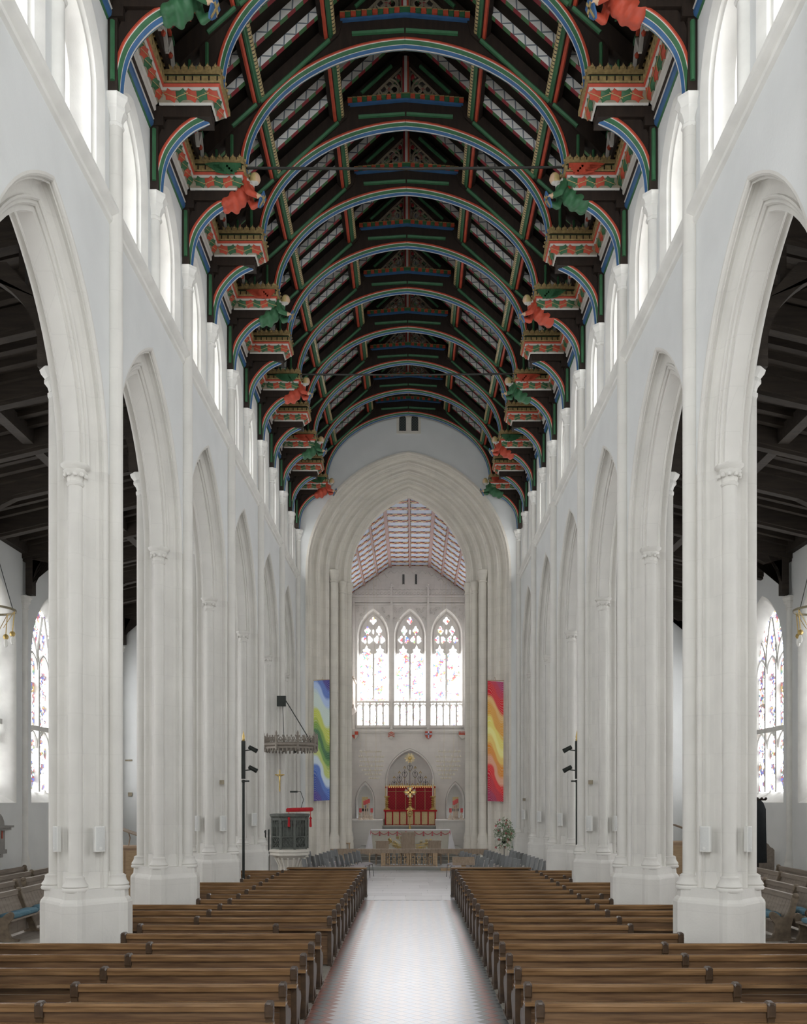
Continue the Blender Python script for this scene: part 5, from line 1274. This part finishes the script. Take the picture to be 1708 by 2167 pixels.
b = MB(); b.box(-.07,.07,-.06,.06,.04,.92); b.build('post', M['oak'], t, ang=0)
b = MB(); b.box(-.24,.24,-.2,.2,0,.05); b.build('foot', M['oak'], t, ang=0)
b = MB(); b.obox(Matrix.Translation((0,0,1.0)) @ Matrix.Rotation(.55, 4, 'X'), .72, .36, .04); b.bar((-.36,-.17,.90),(.36,-.17,.90),.04,.08); b.build('book_rest', M['oak_mid'], t, ang=0)
def throne(x, y, z, w, h, label, arms=True, m='oak_mid'):
    t = thing('sanctuary_chair', label, 'chair', (x, y, z), 0)
    b = MB(); b.box(-w/2,w/2,-.03,.03,.40,h); b.build('backrest', M[m], t, ang=0)
    b = MB(); b.box(-w/2+.06,w/2-.06,-.045,-.03,.50,h-.10); b.build('back_panel', M['oak_mid'], t, ang=0)
    b = MB(); b.box(-w/2-.02,w/2+.02,-.05,.05,h,h+.05); b.build('crest_rail', M[m], t, ang=0)
    b = MB(); b.box(-w/2,w/2,.03,.5,.38,.43); b.build('seat', M[m], t, ang=0)
    b = MB(); b.box(-w/2+.04,w/2-.04,.06,.48,.43,.48); b.build('seat_cushion', M['crimson'], t, ang=0)
    for sx in (-1, 1):
        for yy in (0, .46): b = MB(); b.box(sx*w/2-.03,sx*w/2+.03,yy-.03,yy+.03,0,.64); b.build('leg', M[m], t, ang=0)
        if arms: b = MB(); b.tube([(sx*(w/2+.0),-.05,.66),(sx*(w/2+.03),.25,.67),(sx*(w/2+.03),.5,.64)], .03, 6); b.ball((sx*(w/2+.03),-.06,.66), .045, 8); b.build('arm', M[m], t)
throne(-.02, 38.1, .17, .60, 1.36, 'tall dark oak presiding chair before the nave altar')
throne(-1.14, 38.05, .17, .56, .98, 'low oak sanctuary chair with slatted back, pulpit side of the tall chair')
throne(1.13, 38.05, .17, .56, 1.0, 'low oak sanctuary chair with carved crest, far side of the tall chair from the pulpit')
def stool(x, y, z, w, h, label):
    t = thing('credence_table', label, 'table', (x, y, z)); b = MB(); b.box(-w/2,w/2,-.2,.2,h-.04,h); b.build('top', M['oak'], t, ang=0)
    for sx in (-1, 1):
        for sy in (-1, 1): b = MB(); b.box(sx*(w/2-.04)-.025,sx*(w/2-.04)+.025,sy*.16-.025,sy*.16+.025,0,h-.04); b.build('leg', M['oak'], t, ang=0)
stool(-2.78, 37.75, .16, .55, .98, 'small pale oak table by the chancel arch')
stool(2.95, 37.75, .16, .3, .9, 'narrow pale oak stand by the chancel arch opposite the pulpit')

# ================================================================ NAVE ALTAR
YA, zA = 40.6, .60
xa, zt = pix(785, 1756, YA); xb, _ = pix(952, 1756, YA); H = zt-zA; Wd = (xb-xa)/2; xc = (xa+xb)/2
t = thing('nave_altar', 'wide nave altar under a white cloth with rose cord swags', 'altar', (xc, YA, zA))
b = MB(); b.box(-Wd+.06, Wd-.06, .06, .9, 0, H-.04); b.build('table', M['oak_mid'], t, ang=0)
fr = mat('cream linen frontal', S(216,212,198), .9, .04, 6)
b = MB(); b.box(-Wd+.03, Wd-.03, .02, .055, 0, H-.05); b.build('frontal', fr, t, ang=0)
b = MB(); b.box(-Wd-.02, Wd+.02, -.02, .95, H-.04, H); b.build('cloth_top', M['linen'], t, ang=0)
for sg in (-1, 1):
    b = MB(); rs = []
    for k in range(9):
        f = k/8; rs.append([(sg*(Wd+.02+f*.16+.05*f*math.sin(j*2.1)), -.02-.05*f*math.cos(j*1.7)+.97*j/12-(.12*f if j == 0 else 0), H-.02-f*(H-.05)) for j in range(13)])
    b.rings(rs, False); b.add([(sg*(Wd-.02),-.03,H-.02),(sg*(Wd+.04),-.03,H-.02),(sg*(Wd+.27),-.10,.03),(sg*(Wd+.14),-.16,.03),(sg*(Wd+.04),-.09,.03),(sg*(Wd-.10),-.14,.03)], [(0,1,2,3),(0,3,4),(0,4,5)]); b.build('cloth_drop', M['linen'], t, ang=60, fix=False)
    b = MB(); b.tube([(sg*(Wd-.0),-.03,H-.03),(sg*(Wd+.02),-.04,H-.28)], .02, 5); b.build('end_cord', M['cord'], t)
n = 9
for k in range(n):
    x0 = -Wd+2*Wd*k/n; b = MB(); dx = 2*Wd/n; b.tube([(x0+dx*j/8, -.035, H-.09-.12*(1-(2*j/8-1)**2)) for j in range(9)], .016, 5); b.build('cord_swag', M['cord'], t)
    if k: b = MB(); b.lathe([(.012,H-.06),(.03,H-.12),(.02,H-.15),(.04,H-.27),(.03,H-.28)], (x0,-.04,0), 7); b.build('tassel', M['cord'], t)
for sg in (-1, 1):
    b = MB(); r3 = random.Random(3+sg)
    for k in range(15):
        x = sg*(.36+.62*r3.random()); z = .12+.62*r3.random()*(1.2-abs(x)*.5); b.torus((x,.0,z), .055, .013, 10, 4, 0, 'y'); b.ball((x,0,z), .022, 6)
        b.tube([(x,0,z-.05),(x-sg*.1,0,z-.12),(sg*.25,0,.05+.3*r3.random())], .008, 4)
    b.build('gold_embroidery', M['brass'], t)

# ================================================================ HIGH ALTAR AND ITS ORNAMENTS
YH = 48.3; x0, zt = pix(812, 1714, YH); x1, _ = pix(925, 1714, YH); zb = 1.62; Wd = (x1-x0)/2; xc = (x0+x1)/2
t = thing('high_altar', 'high altar with cream frontal striped red beneath the red dossal', 'altar', (xc, YH, 1.59)); h = zt-1.59
b = MB(); b.box(-Wd+.05, Wd-.05, .05, .9, 0, h-.05); b.build('table', M['frontal'], t, ang=0)
b = MB(); b.box(-Wd, Wd, -.03, .95, h-.09, h); b.build('red_superfrontal', M['crimson'], t, ang=0)
for k in range(8):
    x = -Wd+.10+(2*Wd-.2)*k/7; b = MB(); b.box(x-.035, x+.035, .02, .05, .02, h-.09); b.build('orphrey', M['crimson'], t, ang=0)
b = MB()
for k in range(40): b.box(-Wd+.08+(2*Wd-.16)*k/40, -Wd+.08+(2*Wd-.16)*(k+.5)/40, .03, .05, 0, .05)
b.build('fringe', M['crimson'], t, ang=0)
YD = 49.72
t = thing('dossal_hanging', 'crimson damask dossal with gold seams behind the high altar', 'hanging', (xc, YD, 1.95)); x0, zt = pix(817, 1668, YD); x1, zb = pix(920, 1712, YD); Wd = (x1-x0)/2; H = zt-1.95
for k in range(5):
    a, c = -Wd+2*Wd*k/5, -Wd+2*Wd*(k+1)/5; b = MB(); b.box(a+.012, c-.012, 0, .03, 0, H-.0); b.build('damask_panel', M['crim_d'], t, ang=0)
    if k: b = MB(); b.box(a-.014, a+.014, -.012, .02, 0, H); b.build('gold_seam', M['gold'], t, ang=0)
b = MB(); b.box(-Wd-.04, Wd+.04, -.06, .05, H, H+.10, 0); b.box(-Wd-.05, Wd+.05, -.07, .06, H+.10, H+.14, 1)
for k in range(22):
    x = -Wd+2*Wd*(k+.5)/22; b.box(x-.035, x+.02, -.07, -.06, H+.02, H+.08, 1); b.lathe([(.02,H+.14),(.035,H+.18),(.001,H+.24)], (x,-.02,0), 5, 1)
b.build('gilded_header', [M['crimson'], M['brass']], t, ang=0)
b = MB(); b.box(-Wd, Wd, -.015, .0, H-.2, H-.18); b.build('gold_band', M['gold'], t, ang=0)
for sx in (-1, 1): b = MB(); b.box(sx*Wd-.05, sx*Wd+.05, -.03, .05, -.3, H+.1); b.build('side_post', M['frontal'], t, ang=0)
# iron screen in the great niche
t = thing('iron_screen', 'black wrought iron scroll screen with gold flowers inside the great niche', 'screen', (.03, 50.16, 3.95))
for k in range(-3, 4):
    b = MB(); x = .30*k; top = 1.05-.28*abs(k)+(.1 if k == 0 else 0)
    b.tube([(x,0,-.2),(x,0,top)], .012, 5)
    zc = top-.28
    for s2 in (-1, 1): b.tube([(x,0,zc-.22),(x+s2*.11,0,zc-.08),(x+s2*.15,0,zc+.07),(x+s2*.09,0,zc+.16),(x+s2*.02,0,zc+.12),(x+s2*.05,0,zc+.05)], .012, 5)
    b.build('scroll', M['iron'], t)
    b = MB(); 
    for a in range(3): b.ball((x+.05*math.cos(PI/2+a*2.09), -.02, top+.12+.05*math.sin(PI/2+a*2.09)), .035, 6)
    b.ball((x+.15,-.02,-.05), .04, 6); b.ball((x,-.02,zc-.2), .03, 6); b.build('gold_flower', M['brass'], t)
for k in range(20): b = MB(); x = -1.15+.12*k; b.tube([(x,.02,-.2),(x,.02,.12+.05*(k % 2))], .007, 4); b.build('bar', M['iron'], t)
b = MB(); b.lathe([(.001,-.02),(.12,0),(.001,.02)], n=16, M=Matrix.Translation((0,-.02,1.42)) @ Matrix.Rotation(PI/2, 4, 'X'))
for a in range(20):
    th = 2*PI*a/20; r_ = .24 if a % 2 else .30; b.bar((.14*math.cos(th),-.02,1.42+.14*math.sin(th)), (r_*math.cos(th),-.02,1.42+r_*math.sin(th)), .02, .02)
b.build('gold_sunburst', M['brass'], t)
zt = pix(0, 1714, YH)[1]
def candlestick(x, y, z, label):
    t = thing('altar_candlestick', label, 'candlestick', (x, y, z), 0, 'tall altar candlesticks')
    b = MB(); b.lathe([(.19,0),(.19,.04),(.10,.10),(.05,.16),(.10,.22),(.04,.28),(.11,.34),(.045,.40),(.11,.46),(.045,.52),(.10,.58),(.05,.64),(.16,.72),(.16,.76),(.03,.77)], n=12); b.build('stem', M['brass'], t, ang=40)
    b = MB(); b.lathe([(.03,.76),(.03,1.75)], n=8); b.build('candle', M['wax'], t)
candlestick(pix(819, 0, YH+.5)[0], YH+.5, zt, 'tall gilt altar candlestick on the organ case end of the high altar'); candlestick(pix(916, 0, YH+.5)[0], YH+.5, zt, 'tall gilt altar candlestick on the high altar end away from the organ')
x, _ = pix(868, 0, YH+.5)
t = thing('altar_cross', 'jewelled gilt cross standing on the high altar', 'cross', (x, YH+.5, zt))
b = MB(); b.lathe([(.28,0),(.26,.04),(.12,.14),(.07,.22),(.11,.27),(.06,.32),(.11,.4),(.06,.46),(.10,.54),(.05,.60),(.06,.72)], n=12); b.build('stem', M['brass'], t, ang=40)
b = MB(); b.box(-.05,.05,-.03,.03,.70,1.24); b.box(-.26,.26,-.03,.03,.93,1.03)
for dx, dz in ((.27,.98),(-.27,.98),(0,1.25),(0,.72)): b.ball((dx,0,dz), .09, 8, 0, 1, 1, .4)
b.torus((0,0,.98), .17, .025, 20, 6, 0, 'y'); b.build('cross_head', M['brass'], t, ang=40)
b = MB()
for k in range(8): a = 2*PI*k/8+.39; b.ball((.25*math.cos(a),-.0,.98+.25*math.sin(a)), .07, 8, 0, 1, 1, .4)
b.build('crystal_rays', M['silver'], t, ang=40)
t = thing('standing_cross', 'slim brass processional stand before the high altar', 'stand', (x, 44.3, .60))
b = MB(); b.lathe([(.16,0),(.16,.03),(.03,.08),(.02,.5),(.06,.6),(.02,.7),(.07,1.0),(.025,1.1),(.025,1.5),(.10,1.56),(.08,1.6)], n=10); b.build('stem', M['brass'], t)
b = MB(); b.torus((0,0,1.72), .13, .03, 16, 6, 0, 'y'); b.ball((0,0,1.72), .06, 8); b.build('head', M['brass'], t)
for sg in (-1, 1):                        # red candle frames on the ledges
    xb_ = -2.35 if sg < 0 else 2.45
    for k, (dx, dy, zh) in enumerate(((-.25,.3,.55),(-.05,.6,.95),(.05,.9,1.0),(.15,1.2,1.05),(.35,.3,.55))):
        w_ = ('nearest the outer wall', 'second along', 'in the middle', 'fourth along', 'nearest the altar')[k if sg < 0 else 4-k]
        t = thing('ledge_candle', 'red shaded candle on the ledge %s, %s' % (SIDE[sg], w_), 'candle', (xb_+dx, 46.3+dy, 1.92), 0, 'red candles on the ledges')
        b = MB(); b.lathe([(.15,0),(.13,.05),(.05,.12),(.08,.2),(.03,.28),(.03,zh-.25),(.06,zh-.2),(.03,zh-.16)], n=8); b.tube([(-.12,0,.02),(-.05,0,.25),(.03,0,.35)], .02, 5); b.build('stand', M['silver'], t)
        b = MB(); b.lathe([(.06,zh-.16),(.07,zh-.15),(.07,zh+.06),(.05,zh+.07)], n=10); b.build('shade', M['rwax'], t)
    t = thing('icon_painting', 'gold ground icon of a standing figure in %s in the side niche' % ('blue' if sg < 0 else 'red'), 'icon', (-2.53 if sg < 0 else 2.63, 49.75, 2.35))
    b = MB(); b.box(-.17,.17,0,.04,.14,.80); b.build('panel', M['icon'], t, ang=0)
    b = MB(); b.box(-.17,.17,-.01,.05,-.02,.14); b.build('stand', M['icon_d'], t, ang=0); b = MB(); b.box(-.15,.15,-.05,.05,-.43,-.02); b.build('pedestal', M['silver'], t, ang=0)
    b = MB(); b.prism([(-.07,.18),(.07,.18),(.085,.5),(.05,.58),(-.05,.58),(-.085,.5)], XZ, -.008, 0); b.build('painted_robe', M['icon_b'] if sg < 0 else M['crimson'], t, ang=0)
    b = MB(); b.lathe([(.001,-.004),(.035,0),(.001,.004)], n=10, M=Matrix.Translation((0,-.006,.64)) @ Matrix.Rotation(PI/2, 4, 'X')); b.build('painted_head', M['skin'], t)
    b = MB(); b.lathe([(.02,0),(.02,.25),(.04,.27),(.03,.3)], (-.3,-.2,-.43), 8); b.build('votive_holder', M['brass'], t)
# wall boxes on the chancel ledges
for sg in (-1, 1):
    b = MB(); b.box(-.10,.10,-.06,.0,-.25,.25); o = b.build('wall_box', M['speaker'], None, (-3.0 if sg < 0 else 3.02, 45.75, 1.25), 0, 0); tag(o, 'white wall box on the chancel ledge '+SIDE[sg], 'box')
# rope before the high altar
b = MB()
for sx in (-1, 1): b.lathe([(.1,.6),(.1,.63),(.015,.66),(.015,1.14),(.03,1.17),(.001,1.2)], (sx*1.36, 44.5, 0), 8)
b.tube([(-1.36+2.72*k/16, 44.5, 1.1-.28*(1-(2*k/16-1)**2)) for k in range(17)], .022, 6)
o = b.build('barrier_rope', M['crimson']); tag(o, 'red barrier rope looped before the high altar steps', 'rope')
# organ case projecting on the pulpit side of the chancel
t = thing('organ_case', 'pale carved oak organ case projecting high from the chancel wall', 'organ', (-HX+.02, 47.6, 0))
z0 = pix(0, 1510, 47.6)[1]; z1 = pix(0, 1440, 47.6)[1]
b = MB(); b.box(0,.30,-1.2,1.0,z0+.35,z1-.05); b.build('case', M['silver'], t, ang=0)
b = MB(); b.box(0,.36,-1.25,1.05,z1-.05,z1+.06); b.bar((.0,-1.25,z1+.18),(.42,-1.25,z1-.1),.05,.05); b.build('cornice', M['silver'], t, ang=0)
b = MB(); b.prism([(0,z0),(.1,z0),(.36,z0+.2),(.36,z0+.36),(0,z0+.36)], XZ, -1.25, 1.05); b.build('corbel', M['silver'], t, ang=0)
b = MB(); b.box(.02,.2,-1.215,-1.2,z0+.45,z1-.15); b.build('red_panel', M['crimson'], t, ang=0)
# ================================================================ CHANDELIERS
for sg in (-1, 1):
    Yc = 43.0; xc, _ = pix(785 if sg < 0 else 950, 0, Yc)
    t = thing('corona_light', 'tiered wire corona of small white candles hung in the chancel '+SIDE[sg], 'chandelier', (xc, Yc, 0))
    for k, (py, w_, dx) in enumerate(((1591,46,-2),(1602,54,2),(1612,50,3),(1622,50,2),(1631,44,6),(1640,34,9),(1648,22,12))):
        z = pix(0, py, Yc)[1]; r_ = w_/2*Yc/F_PX; ox = -sg*dx*.012
        b = MB(); b.torus((ox,0,z), r_, .008, 20, 4); o = b.build('tier_ring', M['pgold'], t)
        b = MB()
        for q in range(12): a = 2*PI*q/12+k*.2; b.lathe([(.03,0),(.022,.01),(.018,.07),(.004,.09)], (ox+r_*math.cos(a), r_*math.sin(a), z), 6)
        b.build('candle_lamps', M['wax'], o)
    b = MB()
    for q in range(6):
        a = 2*PI*q/6; zt_ = pix(0, 1591, Yc)[1]; b.tube([(.5*math.cos(a), .5*math.sin(a), zt_), (.14*math.cos(a)-sg*.14, .14*math.sin(a), pix(0,1648,Yc)[1])], .005, 3); b.tube([(.5*math.cos(a), .5*math.sin(a), zt_), (.22*math.cos(a), .22*math.sin(a), 15.72)], .003, 3)
    b.build('suspension_wires', M['pgold'], t)
    Yc = 17.5; xc = sg*8.3
    t = thing('ring_chandelier', 'bronze ring chandelier with hanging brass globes in the aisle '+SIDE[sg], 'chandelier', (xc, Yc, 6.8))
    b = MB(); b.rings([[((.46+dr)*math.cos(2*PI*i/28), (.46+dr)*math.sin(2*PI*i/28), dz) for dr, dz in ((0,-.02),(.03,-.02),(.03,.02),(0,.02))] for i in range(28)], True, 0, False, True); b.build('ring', M['dbrass'], t, ang=30)
    for q in range(6):
        a = 2*PI*q/6+.2; cx_, cy_ = .42*math.cos(a), .42*math.sin(a)
        b = MB(); b.tube([(cx_*1.1,cy_*1.1,0),(cx_,cy_,-.42)], .01, 4); b.tube([(cx_*.6,cy_*.6,-.35),(cx_*1.08,cy_*1.08,-.02)], .007, 4); b.ball((cx_,cy_,-.47), .06, 8); b.build('brass_globe', M['brass'], t)
        b = MB(); b.lathe([(.02,-.52),(.045,-.58),(.045,-.63),(.02,-.68)], (cx_,cy_,0), 8); b.build('bulb', M['lamp'], t)
    b = MB()
    for q in range(3): a = 2*PI*q/3; b.tube([(.46*math.cos(a), .46*math.sin(a), 0), (0,0,1.6)], .008, 4)
    b.tube([(0,0,1.6),(0,0,4.85)], .01, 4); b.build('chain', M['iron'], t)
# ================================================================ AISLE ODDMENTS
xq = -XA+.02
t = thing('memorial_tablet', 'grey marble memorial tablet with arched top on the aisle wall', 'tablet', (xq, 25.3, 0))
z0, z1 = pix(0, 1808, 25.6)[1], pix(0, 1722, 25.6)[1]
b = MB(); b.box(0,.10,-.75,.75,z0+.12,z1-.5); b.build('slab', M['marble'], t, ang=0)
b = MB(); b.box(0,.2,-.95,.95,z1-.5,z1-.42); b.box(0,.26,-1.0,1.0,z1-.42,z1-.36); b.box(0,.14,-.8,.8,z0,z0+.12); b.box(0,.16,-.5,-.35,z0-.1,z0); b.box(0,.16,.35,.5,z0-.1,z0); b.build('moulding', M['marble'], t, ang=0)
b = MB(); b.prism([(.55*math.cos(PI*i/10), z1-.36+.42*math.sin(PI*i/10)) for i in range(11)], YZ, 0, .18); b.build('arched_pediment', M['marble'], t, ang=0)
b = MB(); b.box(.10,.115,.52,.58,z0+.45,z0+.7); b.box(.18,.19,.1,.18,z1-.28,z1-.1); b.build('painted_arms', M['red'], t, ang=0)
t = thing('book_table', 'grey table with leaflets against the aisle wall below the memorial tablet', 'table', (-11.45, 18.4, 0))
b = MB(); b.box(-.4,.4,-1.6,.6,.98,1.03); b.build('top', M['aisle_pew'], t, ang=0)
for x in (-.3,.3):
    for y in (-1.4,.4): b = MB(); b.box(x-.03,x+.03,y-.03,y+.03,0,.98); b.build('leg', M['aisle_pew_d'], t, ang=0)
t = thing('gown_rail', 'black gown hanging from a dark wall rail beside the arcade pier', 'coat rail', (11.50, 27.0, 0))
z1 = pix(0, 1693, 22.6)[1]
b = MB(); b.tube([(-.85,0,3.0),(-.42,0,3.0)], .03, 6)
for k in range(4): b.ball((-.82+.13*k,-.03,3.03), .045, 6)
b.build('rail', M['oak_dark'], t)
b = MB(); b.tube([(-.62,.12,3.0),(-.62,.12,0)], .03, 6); b.box(-.8,-.45,-.1,.3,0,.05); b.tube([(-.62,0,3.0),(-.62,.12,3.0)], .03, 6); b.build('stand', M['oak_dark'], t)
b = MB(); rs = []
for z, w_ in ((2.98,.04),(2.9,.12),(2.7,.19),(2.0,.2),(1.1,.22),(1.05,.22)): rs.append([(-.62+w_*math.cos(2*PI*i/14)*(1+.1*math.sin(5*i)), .1*w_/.2*math.sin(2*PI*i/14), z) for i in range(14)])
b.rings(rs, True, 0, True); b.build('gown', M['frock'], t, ang=50)
t = thing('carved_chair', 'old carved high backed oak chair standing in the aisle by the gown rail', 'chair', (11.70, 28.45, 0), .1)
b = MB(); b.prism([(-.26,.42),(.26,.42),(.26,1.35),(.2,1.42),(.12,1.45),(.05,1.55),(0,1.58),(-.05,1.55),(-.12,1.45),(-.2,1.42),(-.26,1.35)], XZ, .0, .06); b.build('backrest', M['aisle_pew'], t, ang=0)
b = MB(); b.box(-.27,.27,-.45,.02,.42,.47); b.build('seat', M['aisle_pew'], t, ang=0)
for x in (-.24,.24):
    for y in (-.42,.02): b = MB(); b.box(x-.03,x+.03,y-.03,y+.03,0,.42); b.build('leg', M['aisle_pew_d'], t, ang=0)
for sg in (-1, 1):
    y = 26.2 if sg < 0 else 29.0; x = (-8.35 if sg < 0 else 9.15)
    t = thing('store_cupboard', 'plain brown cupboard with a sloping desk top seen between piers '+SIDE[sg], 'cupboard', (x, y, 0))
    b = MB(); b.box(-.5,.5,-.3,.3,0,1.55); b.build('body', M['cardb'], t, ang=0)
    b = MB(); b.box(-.54,.54,-.34,.34,1.55,1.62); b.build('top', M['cardb'], t, ang=0)
    b = MB(); b.box(-.46,-.02,-.32,-.3,.08,1.48); b.box(.02,.46,-.32,-.3,.08,1.48); b.build('door', M['oak'], t, ang=0)
    b = MB(); b.obox(Matrix.Translation((0,0,2.05)) @ Matrix.Rotation(.35, 4, 'Y'), .7, .5, .03); b.tube([(0,0,1.6),(.05,0,1.85),(0,0,2.04)], .02, 5); b.build('desk_arm', M['oak_mid'], t)
for k, (px2, py2) in enumerate(((272,1609), (275,1681))):
    x, z = pix(px2, py2, YE-.05); b = MB(); 
    if k == 0: b.box(-.14,.14,-.02,.03,-.03,.03)
    else: b.box(-.08,.08,-.02,.03,-.08,.08)
    o = b.build('wall_plaque', M['trac'], None, (x, YE-.04, z), 0, 0); tag(o, ('thin bronze strip' if k == 0 else 'small square brown plate')+' on the white end wall of the aisle', 'plaque')
